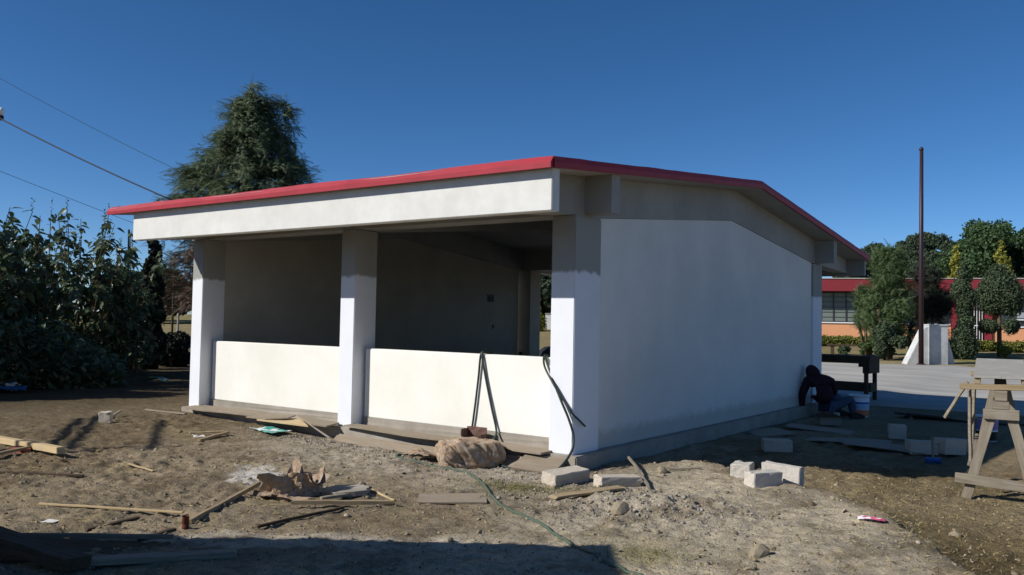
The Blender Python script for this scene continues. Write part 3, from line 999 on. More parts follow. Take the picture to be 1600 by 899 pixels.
# golden thujas: two behind the school roof, two on the far lawn seen through the house
def thuja(x, y, h, r, seed, label, group):
    clipped("golden_thuja", label, "conifer", x, y, column_blobs(h, r, .15, 22, seed, .85), .1, LEAF_THU, 4200, .06 + h * .022, seed, group, (.08, .8))
GT = "golden thujas"
# broad trees on the horizon
def broad_tree(x, y, h, r, seed, label, mat, group, n=9000, size=.42, low=.25, cat="tree"):
    rs = np.random.RandomState(seed)
    z = hz(x, y)
    t = thing("broad_tree", label, cat, (x, y, z), 0, group)
    m, pts = trunk_mb((0, 0, -.3), (rs.normal() * .3, rs.normal() * .3, h * .55), r * .075, r * .045, rs, 6, .12)
    bl = []
    for i in range(64):
        d = rdir(rs, 1)[0] * np.array([1.15, 1.15, 1.0])
        q = rs.rand() ** .4
        c = np.array([d[0] * r * .78 * q, d[1] * r * .78 * q, h * (low + (1 - low) * .5) + d[2] * h * (1 - low) * .40 * q])
        bl.append((*c, r * rs.uniform(.13, .30)))
        if i < 9:
            m.tube([pts[3], (np.array(pts[3]) + c) / 2 + np.array([0, 0, .3]), c], [r * .035, r * .022, r * .01], 5, False)
    m.build("trunk", BARK, t, True)
    leaves_obj("crown", mat, [blob_leaves(rs, [b[:3] for b in bl], [b[3] for b in bl], n, size, T_CLUMP, .5, .55, .85)], t)
FARG = "broad trees on the horizon behind the school"
for i, (x, y, h, r, lab, m_, sd) in enumerate([
        (-14.9, 70.4, 7.7, 2.0, "smallest of the far trees, just right of the house's rear eaves", LEAF_FARD, 81),
        (-13.2, 71.5, 9.2, 2.6, "far tree standing directly above the large bushy evergreen", LEAF_FARD, 82),
        (-11.6, 76.0, 10.0, 2.5, "far tree just left of the flagpole", LEAF_FARD, 83),
        (-9.8, 75.0, 9.8, 2.7, "far tree whose crown is crossed by the flagpole", LEAF_FARD, 84),
        (-7.6, 69.2, 8.2, 2.5, "far tree behind the left golden thuja", LEAF_FARD, 85),
        (-6.2, 73.0, 8.8, 2.6, "far tree in the dip between the two tallest crowns behind the thujas", LEAF_FAR, 86),
        (-4.3, 66.7, 9.4, 3.3, "largest bright green far tree, behind the right golden thuja", LEAF_FAR, 87),
        (-1.6, 69.5, 9.1, 3.0, "bright green far tree cut off by the right edge of the photo", LEAF_FAR, 88)]):
    broad_tree(x, y, h * rnd.uniform(.95, 1.03), r * 1.25, sd, lab, m_, FARG, 26000, .21, .10)
for i, (x, y, h, r, lab, m_, sd) in enumerate([
        (-38.3, 53.5, 6.6, 3.2, "dark tree seen through the house's rear opening, left half", LEAF_FARD, 91),
        (-34.9, 56.0, 6.8, 3.0, "dark tree seen through the house's rear opening, beside the column", LEAF_FARD, 92)]):
    broad_tree(x, y, h, r * 1.25, sd, lab, m_, "trees seen through the house", 12000, .36, .0)
for i, (x, y, h, r, lab, sd) in enumerate([
        (-69, 37.5, 4.9, 4.0, "far grey green tree seen just left of the house's corner column", 93),
        (-78, 40.5, 5.0, 4.5, "farthest grey green tree seen beside the narrow cypress", 94),
        (-62, 43, 4.2, 3.5, "far low tree hidden mostly by the house's corner column", 95)]):
    broad_tree(x, y, h, r, sd, lab, LEAF_FARD, "trees beyond the field on the left", 5000, .6, .1)
thuja(-3.75, 47.9, 5.6, .85, 96, "golden thuja rising above the school roof, the left one", GT)
thuja(-1.45, 48.2, 5.8, 1.05, 97, "golden thuja rising above the school roof, the right and wider one", GT)
thuja(-31.0, 43.2, 1.6, .62, 98, "golden thuja on the lawn seen through the house, beside the rear jamb", GT)
thuja(-29.75, 42.6, 2.0, .66, 99, "taller golden thuja on the lawn seen through the house", GT)

gw = thing("garden_wall", "low white garden wall beyond the lawn, seen through the house beside the thujas", "wall", (-31.6, 46.8, hz(-31.6, 46.8)), R(30))
MB().box(-.2, 9, -.1, .1, -.3, 1.15).build("wall", FASC, gw)
MB().box(-.24, 9.04, -.14, .14, 1.152, 1.22).build("coping", CONC, gw)
# ------------------------------------------------------------------ school building behind the garden
ORANGE = M_brickwall("orange_painted_brick", lin((218, 160, 120)), lin((203, 144, 105)), None)
REDW = M_flat("dark_red_paint", lin((128, 44, 52)), 0.6, 0.12, 5, 0.1)
FRAME = M_flat("dark_window_frame", (0.05, 0.05, 0.055), 0.5, 0.15, 5, 0.0)
PALE = M_flat("pale_blind", lin((150, 158, 160)), 0.7, 0.1, 3, 0.0)
sch = thing("school_building", "long low school block with orange brick walls and a red fascia, behind the garden", "building", (-8.773, 39.0, .55), math.atan2(.27072, .96266))
MB().box(-7, 15, -.75, 7, 3.02, 3.13).build("roof_slab", CEIL, sch)
for x0, x1 in ((-7, 6.235), (6.255, 15)):
    MB().box(x0, x1, -.80, -.62, 2.72, 3.36).build("fascia", REDW, sch)
    MB().box(x0, x1, -.84, -.60, 3.363, 3.41).build("fascia_cap", CEIL, sch)
MB().box(-7, 6.18, .05, .25, -.4, 1.03).build("brick_wall", ORANGE, sch)
MB().box(8.06, 15, .05, .25, -.4, 1.03).build("brick_wall", ORANGE, sch)
for x in (-4.2, 6.2, 7.72):
    MB().box(x, x + .30, -.06, .35, -.4, 3.015).build("pillar", REDW, sch)
MB().box(-7, 15, 3.0, 3.2, -.3, 3.0).build("back_wall", ORANGE, sch)
def school_window(x0, x1, z0, z1, cols, rows, pane):
    f = MB()
    f.box(x0, x1, .10, .16, z0, z0 + .05).box(x0, x1, .10, .16, z1 - .05, z1)
    for i in range(cols + 1):
        xx = x0 + (x1 - x0) * i / cols
        f.box(xx - .025, xx + .025, .095, .165, z0 + .051, z1 - .051)
    for j in range(1, rows):
        zz = z0 + (z1 - z0) * j / rows
        for i in range(cols):
            xa, xb = x0 + (x1 - x0) * i / cols + .026, x0 + (x1 - x0) * (i + 1) / cols - .026
            f.box(xa, xb, .12, .14, zz - .012, zz + .012)
    o = f.build("window", FRAME, sch)
    for i in range(cols):
        xa, xb = x0 + (x1 - x0) * i / cols + .026, x0 + (x1 - x0) * (i + 1) / cols - .026
        MB().box(xa, xb, .145, .15, z0 + .052, z1 - .052).build("pane", pane, o)
    MB().box(x0, x1, -.02, .094, z0 - .06, z0 - .004).build("sill", WHITEP, o)
school_window(-3.85, -.18, 1.10, 2.70, 5, 6, GLASS)
GREYG = M_flat("grey_louvre_glass", lin((112, 122, 116)), .35, .2, 3, 0, .5)
school_window(-.08, 2.45, 1.10, 2.70, 4, 6, GREYG)
school_window(2.5, 6.15, 1.10, 2.70, 5, 6, GLASS)
school_window(8.35, 9.0, 1.10, 2.70, 1, 6, GLASS)
school_window(9.05, 11.6, 1.40, 2.70, 3, 1, PALE)
school_window(9.05, 11.6, 1.04, 1.33, 3, 1, GLASS)
g = MB()
for i in range(9):
    g.box(6.62 + i * .12, 6.645 + i * .12, .08, .1, -.1, 2.2)
g.box(6.55, 7.69, .07, .11, 1.02, 1.07).box(6.55, 7.69, .07, .11, 2.2, 2.25)
g.build("door_grille", WHITEP, sch)
MB().box(6.02, 6.18, -.98, -.81, 2.92, 3.12).build("wall_lamp", DARK, sch)

# flagpole in front of its white painted plinth
fp = thing("flagpole", "tall bare dark maroon steel flagpole in front of the white plinth", "flagpole", (-1.28, 25.1, hz(-1.28, 25.1)))
PM = M_flat("maroon_steel", (0.030, 0.012, 0.016), 0.5, 0.3, 4, 0.1, 0.4)
MB().tube([(0, 0, -.2), (0, 0, 4), (.01, 0, 7.6)], [.088, .075, .06], 12).build("pole", PM, fp, True)
MB().lathe([(.075, 7.6), (.08, 7.64), (.05, 7.7), (.01, 7.72)], 10).build("finial", PM, fp, True)
MB().lathe([(.16, -.05), (.16, .02), (.10, .05)], 12).build("base_collar", PM, fp)
mo = thing("monument_plinth", "white painted concrete plinth with sloping side wings behind the flagpole", "plinth", (-1.22, 25.7, hz(-1.15, 25.75)), R(36))
mo.scale = (.9, .9, .96)
PLW = M_plaster("chalky_white_paint", lin((208, 208, 204)), lin((176, 178, 178)), 2.5, .5, .9, .5)
MB().prism([(-.02, -.1), (.72, -.1), (.72, 1.42), (-.02, 1.42)], 1, -.30, .30).build("block", PLW, mo, bevel=.015)
MB().prism([(-.02, 1.423), (.73, 1.423), (.73, 1.46), (.68, 1.47), (-.02, 1.47)], 1, -.33, .33).build("cap", PLW, mo)
MB().prism([(-.92, -.1), (-.022, -.1), (-.022, 1.38), (-.18, 1.32)], 1, -.22, .25).build("wing", PLW, mo, bevel=.012)
MB().prism([(1.12, -.1), (.722, -.1), (.722, 1.34)], 1, -.10, .28).build("wing", PLW, mo, bevel=.012)

# far bench on the lawn, low kerb stones
fb = thing("garden_bench", "low dark bench far off on the lawn, seen over the workbench", "bench", (-4.9, 29.2, hz(-4.9, 29.2)), R(20))
MB().box(-.75, .85, -.16, .16, .36, .43).build("seat", WOODD, fb)
for x in (-.62, -.28, .62):
    MB().box(x, x + .13, -.12, .12, -.1, .358).build("leg", WOODD, fb)

# ------------------------------------------------------------------ utility cables and posts on the left
def catenary(p, q, sag, n=24):
    p, q = Vector(p), Vector(q)
    return [p.lerp(q, i / n) + Vector((0, 0, -sag * 4 * (i / n) * (1 - i / n))) for i in range(n + 1)]
def cable(label, p, q, sag, r):
    m = MB(); m.tube(catenary(p, q, sag), r, 6)
    tag(m.build("overhead_cable", WIRE, None, True), label, "cable", "overhead cables at the upper left")
cable("thin topmost cable sloping down behind the tall evergreen", (-36.6, 4.2, 13.9), (-21.5, 11.5, 5.6), .28, .010)
cable("thick cable that carries the white lamp and ends on the red roof edge", (-12.3, -2.45, 5.75), (-6.28, -.80, 3.06), .10, .012)
cable("faint lowest cable passing behind the big leaved shrubs", (-40.27, 5.74, 9.76), (-33.52, 22.12, 3.75), .12, .011)
lp = thing("hanging_lamp", "small white lamp with bulb on the thick cable at the left edge of the photo", "lamp", (-9.97, -1.64, 4.52))
MB().lathe([(.03, 0.01), (.042, .03), (.044, .07), (.030, .09)], 12).build("lamp_holder", WIRE, lp, True)
MB().lathe([(.028, .091), (.046, .13), (.050, .165), (.036, .20), (.012, .215)], 12).build("bulb", WHITEP, lp, True)
up = thing("utility_pole", "wooden pole just outside the left edge, holding the thick cable", "pole", (-12.45, -2.5, -.1))
MB().tube([(0, 0, -.3), (0, 0, 5.95)], [.11, .08], 10).build("pole", BARK, up, True)  #
MB().bar((-.5, -.3, 5.65), (.5, .3, 5.65), .08, .1).build("crossarm", WOODD, up)
ps = thing("iron_post", "thin dark post sticking up among the shrubs left of the cypress", "post", (-18.9, 5.75, -.17))
MB().tube([(0, 0, -.2), (-.05, 0, 2.2), (-.1, 0, 4.05)], [.04, .035, .03], 7).build("post", DARK, ps)
FP = "fence posts of the field on the left"
for lab, x, y, h, r, m_ in (("tall dark fence post beside the narrow cypress", -23.2, 9.9, 3.7, .04, WOODD), ("pale fence post, the left of the two in the far field", -41.0, 21.5, 1.45, .07, CONC), ("pale fence post in the far field nearest the house", -40.4, 22.4, 1.4, .07, CONC)):
    t = thing("fence_post", lab, "post", (x, y, hz(x, y)), 0, FP)
    m = MB(); m.tube([(0, 0, -.2), (0.02, 0, h * .5), (0, .02, h)], [r, r * .95, r * .85], 8)
    m.build("post", m_, t)
    for zz in (.35, .8, 1.2):
        MB().tube([(-r * 1.15, 0, zz), (0, -r * 1.2, zz), (r * 1.15, 0, zz)], .006, 4).build("wire_tie", DARK, t)

tp_ = thing("double_pole", "pair of thin wooden poles with cross bars, just outside the left edge of the photo", "pole", (-8.3, -7.5, -.15))
for k_, (dx, dy) in enumerate(((0, 0), (.16, -.13))):
    MB().tube([(dx, dy, -.3), (dx, dy, 2.4), (dx + .03, dy, 4.55 - .2 * k_)], [.045, .04, .035], 8).build("pole", BARK, tp_, True)
for z_, L0, L1, off in ((4.36, -.2, 2.3, 0), (3.80, -.1, 3.2, 0), (3.62, -.1, 2.7, .12)):
    MB().bar((.8 * L0 * -1 + off, .57 * L0, z_), (-.8 * L1 + off, .57 * L1, z_), .05, .06).build("cross_bar", WOODD, tp_)

# trees outside the left edge, whose shade lies on the left of the plot
for lab, x, y, h, r, sd in (("leafy tree just outside the left edge, behind the shade tree by the bare earth", -17.8, -6.6, 4.2, 1.8, 101), ("leafy tree outside the left edge, shading the bare earth", -14.2, -4.0, 4.0, 2.0, 102)):
    broad_tree(x, y, h, r, sd, lab, LEAF_FARD, "shade trees outside the left edge", 6000, .30, .25)

# ------------------------------------------------------------------ things lying about the site
def slab_obj(name, label, cat, outline, thick, mat, loc, rz=0, group=None, tilt=(0, 0), bevel=0.004, warp=0.0, seed=0, parent=None):
    """flat piece with its own outline (list of xy), thickness and a slight warp"""
    m = MB(); m.prism(outline, 2, 0, thick)
    me = m.mesh(name)
    bm = bmesh.new(); bm.from_mesh(me)
    bmesh.ops.recalc_face_normals(bm, faces=bm.faces)
    if warp:
        bmesh.ops.triangulate(bm, faces=[f for f in bm.faces if len(f.verts) > 4])
        bmesh.ops.subdivide_edges(bm, edges=bm.edges, cuts=2, use_grid_fill=True)
        rr = random.Random(seed); ph = rr.uniform(0, 6)
        for v in bm.verts:
            v.co.z += warp * math.sin(v.co.x * 2.3 + ph) + warp * .6 * math.sin(v.co.y * 5 + ph)
    bm.to_mesh(me); bm.free()
    o = link(name, me, mat, parent, False, loc, (tilt[0], tilt[1], rz))
    if label: tag(o, label, cat, group)
    return o

def plank(name, label, cat, p, q, wd, th, mat, group=None, lift=(0, 0), jit=.003, seg=6, seed=0, zoff=0.0, rag=True):
    """a board or lath on the ground between two ground points; its grain runs along it"""
    rr = random.Random(seed + int(abs(p[0]) * 997))
    zp = (p[2] if len(p) > 2 else ground_z(p[0], p[1])) + th / 2 + lift[0] + zoff
    zq = (q[2] if len(q) > 2 else ground_z(q[0], q[1])) + th / 2 + lift[1] + zoff
    P, Q = Vector((p[0], p[1], zp)), Vector((q[0], q[1], zq))
    L = (Q - P).length
    m = MB()
    m.bar((-L / 2, 0, 0), (L / 2, 0, 0), wd, th, (0, 0, 1), jit, seg, rr)
    if rag:
        for i in list(range(4)) + list(range(len(m.v) - 4, len(m.v))):
            v = m.v[i]; m.v[i] = (v[0] + rr.uniform(-.25, .25) * wd, v[1], v[2])
    o = m.build(name, mat, bevel=min(.004, th * .18))
    d = (Q - P).normalized()
    o.location = (P + Q) / 2
    o.rotation_euler = (0, -math.asin(d.z), math.atan2(d.y, d.x))
    return tag(o, label, cat, group)

def block(label, loc, rz, dims=(.40, .20, .12), group="concrete blocks lying around the site", tilt=(0, 0), seed=0, mat=None):
    a, b, c = dims
    o = MB().box(-a / 2, a / 2, -b / 2, b / 2, 0, c).build("concrete_block", mat or BLOCK, bevel=.006, rough=.0035, seed=seed)
    o.location = loc; o.rotation_euler = (tilt[0], tilt[1], rz)
    return tag(o, label, "block", group)

def stone_mesh(seed, sub=2):
    rr = random.Random(seed)
    bm = bmesh.new()
    bmesh.ops.create_icosphere(bm, subdivisions=sub, radius=1)
    off = [Vector((rr.uniform(-1, 1), rr.uniform(-1, 1), rr.uniform(-1, 1))).normalized() for _ in range(7)]
    cut = [rr.uniform(.55, .95) for _ in off]
    for v in bm.verts:
        for n_, c_ in zip(off, cut):
            d = v.co.dot(n_)
            if d > c_: v.co -= n_ * (d - c_) * .92
        v.co *= rr.uniform(.95, 1.05)
    me = bpy.data.meshes.new("stone")
    bm.to_mesh(me); bm.free()
    return me

BG = "concrete blocks lying around the site"
gz = ground_z
# sunlit blocks near the corner
block("tan concrete block lying tilted by the house corner, left of the other corner block", (.39, -.68, gz(.39, -.68) - .005), R(73), (.44, .21, .125), BG, (R(4), R(-3)), 1)
block("rough edged concrete block lying right of the tan one, a stick across its end", (.90, -.56, gz(.90, -.56) - .015), R(57), (.43, .17, .12), BG, (R(2), R(2)), 2)
block("small pale block alone on the dirt edge, left of the stacked pair", (1.70, .60, gz(1.7, .6) - .015), R(8), (.20, .20, .15), BG, (R(2), R(-2)), 3, BLOCKW)
block("pale block standing on its edge behind the lying one", (2.08, .66, gz(2.08, .66) - .0), R(-6), (.40, .12, .26), BG, (0, R(2)), 4, BLOCKW)
block("pale block lying in front of the one on its edge", (2.02, .30, gz(2.02, .30) - .01), R(58), (.33, .17, .14), BG, (R(0), R(0)), 5, BLOCKW)
# blocks in the shade
block("grey block alone in the shade before the end wall", (1.10, 3.35, gz(1.1, 3.35) - .01), R(28), (.36, .26, .15), BG, (0, 0), 6)
block("block standing on end in the deep shade, midway to the bucket", (2.03, 5.9, gz(2.03, 5.9)), R(20), (.24, .16, .21), BG, (0, 0), 7)
block("left block of the shaded row near the trestle", (2.62, 4.55, gz(2.62, 4.55)), R(30), (.36, .20, .17), BG, (0, 0), 8)
block("middle block of the shaded row near the trestle, lying over the left one's end", (2.93, 4.70, gz(2.93, 4.7)), R(55), (.36, .20, .20), BG, (0, R(3)), 9)
block("right block of the shaded row near the trestle", (3.12, 5.05, gz(3.12, 5.05)), R(20), (.34, .19, .16), BG, (0, 0), 10)
block("small grey block upright in the open ground left of the house", (-6.58, -1.55, gz(-6.58, -1.55) - .01), R(35), (.16, .09, .15), BG, (R(6), 0), 11)

# boards along the foot of the front wall
FB = "boards laid along the foot of the front wall"
slab_obj("footing_board", "long grey board with a curled edge at the foot of the left bay", "board", [(-1.0, -.06), (-.4, -.13), (.4, -.13), (1.0, -.09), (.98, .16), (-.95, .2)], .018, BOARD, (-5.85, -.12, .012), R(1), FB, (R(4), 0), warp=.012, seed=1)
slab_obj("footing_board", "short grey board with a broken corner overlapping the curled one", "board", [(-.42, -.14), (.1, -.17), (.42, -.02), (.36, .14), (-.4, .13)], .016, BOARD, (-4.78, -.16, .036), R(-4), FB, (R(5), R(-2)), warp=.008, seed=2)
slab_obj("footing_board", "pale new triangular board at the foot of the left bay", "board", [(-.52, -.12), (.5, -.14), (.02, .17)], .020, WOODP, (-4.35, -.20, .004), R(3), FB, (R(6), 0), seed=3)
slab_obj("footing_board", "grey split board beside the middle column's foot", "board", [(-.40, .12), (.26, -.20), (.50, -.16), (.46, .10)], .018, BOARD, (-4.02, -.13, .034), R(0), FB, (R(3), R(2)), warp=.006, seed=4)
slab_obj("footing_board", "long thin board at the foot of the right bay", "board", [(-.95, -.05), (.2, -.11), (.92, -.10), (1.0, -.02), (.94, .14), (-.94, .15)], .020, BOARD, (-2.42, -.08, .018), R(0), FB, (R(2), 0), warp=.008, seed=5)
slab_obj("footing_board", "lower board under the long thin one, resting on the earth", "board", [(-1.15, -.07), (1.1, -.09), (1.1, .07), (-1.15, .06)], .03, BOARD, (-2.30, -.19, -.135), R(-1), FB, (R(38), 0), warp=.006, seed=6)
slab_obj("footing_board", "board with a chipped end behind the paper bag", "board", [(-.45, -.09), (.05, -.10), (.12, -.15), (.48, -.13), (.5, .12), (-.45, .12)], .022, BOARD, (-.72, -.06, .012), R(0), FB, (R(2), R(1)), seed=7)
slab_obj("footing_board", "tilted board sliding off the slab beside the right column", "board", [(-.26, -.16), (.25, -.17), (.27, .15), (-.22, .17)], .02, BOARD, (-.22, -.24, -.10), R(12), FB, (R(20), R(2)), warp=.004, seed=8)
slab_obj("footing_board", "dark lower board half hidden behind the hose by the right column", "board", [(-.5, -.08), (.45, -.1), (.45, .08), (-.5, .1)], .025, BOARD, (-.85, -.20, -.12), R(-2), FB, (R(35), 0), seed=9)

# laths, battens, beams on the open ground
LG = "loose laths and planks on the bare ground"
plank("timber_beam", "thick squared pale timber pointing in from the left edge", "timber", (-5.95, -3.26), (-4.42, -3.22), .085, .07, WOODP, None, (0, .05), .004, 6, 1)
plank("wood_lath", "long lath crossing under the thick timber at the left edge", "lath", (-4.75, -3.95), (-5.05, -3.12), .045, .03, WOOD, LG, (.0, .03), seed=2)
plank("wood_lath", "long thin pale lath lying straight across the lower left ground", "lath", (-2.42, -4.38), (-1.26, -3.79), .026, .016, WOODP, LG, (.006, .01), seed=3)
plank("wood_lath", "dark thin lath at the left edge below the thick timber", "lath", (-4.25, -4.10), (-3.25, -3.58), .028, .022, WOODD, LG, (.004, .004), seed=4)
plank("wood_lath", "short pale lath alone in the middle of the left ground", "lath", (-3.44, -3.02), (-3.10, -2.94), .025, .014, WOODP, LG, (.006, .006), seed=5)
plank("wood_plank", "short dark plank below the long pale lath", "plank", (-1.42, -4.50), (-1.40, -4.10), .05, .02, WOODD, LG, (.004, .01), seed=6)
plank("wood_batten", "long dark edged batten running from the lime patch towards the rusty can", "batten", (-1.76, -2.68), (-.97, -3.93), .04, .035, WOOD, LG, (.012, .0), seed=7)
plank("wood_batten", "dark batten end between the rusty can and the shade", "batten", (-.90, -4.10), (-.76, -4.46), .045, .03, WOODD, LG, (0, .0), seed=8)
plank("wood_plank", "pale plank with a rounded end lying before the torn paper bag", "plank", (-.82, -3.06), (-.24, -2.42), .055, .03, WOOD, LG, (.035, .012), seed=9)
plank("wood_lath", "grey green lath slanting below the torn paper bag's plank", "lath", (-.45, -3.70), (-.40, -2.86), .03, .022, WOODD, LG, (.006, .006), seed=10)
plank("wood_plank", "grey plank lying beside the cement spill", "plank", (-.80, -2.76), (-.78, -2.22), .06, .022, WOODG, LG, (.012, .012), seed=11)
plank("wood_lath", "thin pale lath right of the cement spill, pointing at the plank's tip", "lath", (-.86, -2.10), (-.36, -2.30), .022, .012, WOODP, LG, (.006, .006), seed=12)
plank("wood_lath", "thin pale lath behind the cement spill", "lath", (-1.10, -2.16), (-.82, -2.24), .022, .012, WOODP, LG, (.006, .006), seed=13)
slab_obj("thin_board", "thin dusty square board lying flat in the middle of the ground", "board", [(-.30, -.18), (.31, -.20), (.32, .19), (-.29, .18)], .012, BOARD, (-.02, -1.93, gz(-.02, -1.93) + .006), R(40), None, (R(1), R(-1)), warp=.005, seed=10)
plank("wood_plank", "brown splintered plank in front of the two corner blocks", "plank", (.76, -1.46), (1.10, -.86), .13, .02, WOOD, LG, (.012, .03), seed=15)
plank("stick", "crooked stick leaning across the end of the rough edged block", "stick", (.42, .55, -.12), (1.43, -.84, -.13), .028, .024, WOODG, None, (.07, .02), .016, 8, 16)
plank("wood_lath", "upper short lath of the pair in front of the left bay", "lath", (-4.90, -1.36), (-4.66, -1.02), .04, .02, WOODP, LG, (.02, .03), seed=17)
plank("wood_lath", "lower thick lath of the pair in front of the left bay", "lath", (-4.36, -1.58), (-4.62, -.98), .055, .03, WOOD, LG, (.006, .02), seed=18)
plank("wood_lath", "short lath leaning by the upright block on the left", "lath", (-6.85, -1.38), (-7.15, -1.02), .04, .025, WOODG, LG, (.0, .05), seed=19)
plank("wood_lath", "thin lath beside the left column's foot", "lath", (-7.6, -.35), (-6.6, -.30), .06, .02, WOODG, LG, (.006, .01), seed=20)
plank("wood_lath", "thin pale lath lying behind the two corner blocks' stone", "lath", (1.0, .36), (1.24, .62), .02, .012, WOODG, LG, (.01, .01), seed=21)
plank("wood_plank", "white painted plank stub sticking out from under the paper bag", "plank", (-1.66, -.46), (-1.30, -.36), .05, .02, WOODP, LG, (.02, .02), seed=22)
# in the shade at the bottom left
SG = "timbers lying in the shade of the foreground"
plank("timber_beam", "broad dark beam slanting in the bottom left corner", "timber", (-2.25, -5.35, -.06), (-.30, -5.14, -.14), .16, .08, WOODD, SG, (.0, .0), .004, 8, 23)
plank("timber_beam", "long grey plank in the foreground shade, lowest on the left", "timber", (-.42, -5.05), (.06, -4.27), .11, .04, WOODG, SG, (.02, .0), .003, 6, 24)
plank("timber_beam", "thin straight batten in the foreground shade above the grey plank", "timber", (-1.35, -5.0), (-.50, -4.36), .03, .03, WOODG, SG, (.05, .05), .002, 6, 25)
slab_obj("dark_sheet", "dark sheet of old board lying in the foreground shade", "board", [(-.5, -.28), (.48, -.3), (.52, .25), (-.45, .3)], .02, WOODD, (-.86, -4.84, gz(-.86, -4.84) + .004), R(36), None, (0, 0), warp=.008, seed=26)

# rusty can, brick, scraps
RUST = M_flat("rusty_steel", lin((98, 54, 40)), 0.85, .45, 18, .3)
c = thing("rusty_can", "small rusty can standing beside the long batten", "can", (-.87, -4.03, gz(-.87, -4.03)))
MB().lathe([(.026, 0), (.029, .004), (.026, .008), (.0265, .03), (.0245, .033), (.0265, .036), (.026, .085), (.028, .09)], 16, cap=False).build("side", RUST, c, True)
MB().lathe([(.0262, .002), (.001, .002)], 16, cap=False).build("base", RUST, c)
slab_obj("broken_brick", "broken reddish brick under the thick timber at the left edge", "brick", [(-.11, -.055), (.08, -.06), (.11, .02), (.07, .06), (-.10, .055)], .055, M_flat("red_brick", lin((150, 96, 76)), .9, .25, 14, .5), (-5.02, -3.36, gz(-5.02, -3.36)), R(20), None, (R(3), R(5)))

def sheet(name, label, cat, w_, h_, loc, rz, mat, seed, amp, n=14, group=None, curl=0.0, squash=1.0, parent=None):
    """crumpled sheet: folds from a few random crease directions, given a thickness"""
    rr = random.Random(seed)
    cre = [(rr.uniform(0, 6.28), rr.uniform(3, 9), rr.uniform(0, 6.28), rr.uniform(.4, 1)) for _ in range(5)]
    vs, fs = [], []
    for i in range(n + 1):
        for j in range(n + 1):
            u, v = i / n - .5, j / n - .5
            z = 0
            for a, f_, p_, g_ in cre:
                t = (u * math.cos(a) + v * math.sin(a)) * f_ + p_
                z += g_ * abs((t / math.pi) % 2 - 1)
            z = z / 5 * amp + curl * (abs(u) ** 2 + abs(v) ** 2) * 4
            vs.append((u * w_ * squash + rr.uniform(-1, 1) * w_ * .01, v * h_ + rr.uniform(-1, 1) * h_ * .01, max(z + rr.uniform(-1, 1) * amp * .06, 0)))
    for i in range(n):
        for j in range(n):
            a = i * (n + 1) + j
            fs.append((a, a + n + 1, a + n + 2, a + 1))
    me = MB().add(vs, fs).mesh(name)
    o = link(name, me, mat, parent, False, loc, (0, 0, rz))
    so = o.modifiers.new("thickness", 'SOLIDIFY'); so.thickness = .003
    if label: tag(o, label, cat, group)
    return o
PINK = NT("pink_white_wrapper")
_n = PINK.noise(PINK.coord(), 14, 2, .4)
PINK.col(PINK.mix(PINK.ramp(_n, [(.48, (0, 0, 0)), (.52, (1, 1, 1))]), lin((232, 228, 228)), lin((196, 90, 120)))); PINK.rough(.5); PINK = PINK.m
WPAP = M_flat("white_paper", lin((222, 218, 210)), .9, .08, 10, .1)
sheet("candy_wrapper", "crumpled pink and white wrapper on the edge of the dirt mound", "wrapper", .20, .10, (3.26, -.74, gz(3.26, -.74) + .005), R(10), PINK, 3, .06, 8)
sheet("paper_scrap", "white paper scrap lying flat left of the short dark plank", "paper", .11, .10, (-1.86, -4.55, gz(-1.86, -4.55) + .006), R(30), WPAP, 4, .012, 6, "white paper scraps on the ground")
sheet("paper_scrap", "folded white paper scrap beside the pair of short laths", "paper", .14, .12, (-4.60, -1.42, gz(-4.6, -1.42) + .006), R(70), WPAP, 5, .08, 6, "white paper scraps on the ground")
GPL = NT("green_white_plastic")
_n = GPL.noise(GPL.coord(), 6, 2, .4)
GPL.col(GPL.mix(GPL.ramp(_n, [(.47, (0, 0, 0)), (.53, (1, 1, 1))]), lin((226, 232, 230)), lin((70, 150, 140)))); GPL.rough(.35); GPL = GPL.m
sheet("plastic_bag", "flattened green and white plastic bag in front of the left bay's boards", "bag", .58, .30, (-4.42, -.46, gz(-4.42, -.46) + .01), R(-8), GPL, 6, .07, 14, "plastic bags on the ground")
sheet("plastic_bag", "white crumpled plastic bag in the shade at the left edge", "bag", .34, .30, (-12.3, -.35, hz(-12.3, -.35) + .03), R(20), WHITEP, 7, .30, 10, "plastic bags on the ground")
sheet("plastic_bag", "blue crumpled plastic bag just right of the white one at the left edge", "bag", .5, .36, (-11.75, -.52, hz(-11.75, -.52) + .02), R(60), M_flat("blue_plastic", lin((40, 84, 120)), .4, .2, 6, .05), 8, .24, 10, "plastic bags on the ground")
sheet("plastic_bag", "greenish plastic bag in the shade left of the house's corner column", "bag", .62, .32, (-12.5, 2.75, hz(-12.5, 2.75) + .03), R(20), M_flat("green_plastic", lin((96, 132, 122)), .35, .3, 6, .05), 9, .26, 10, "plastic bags on the ground")

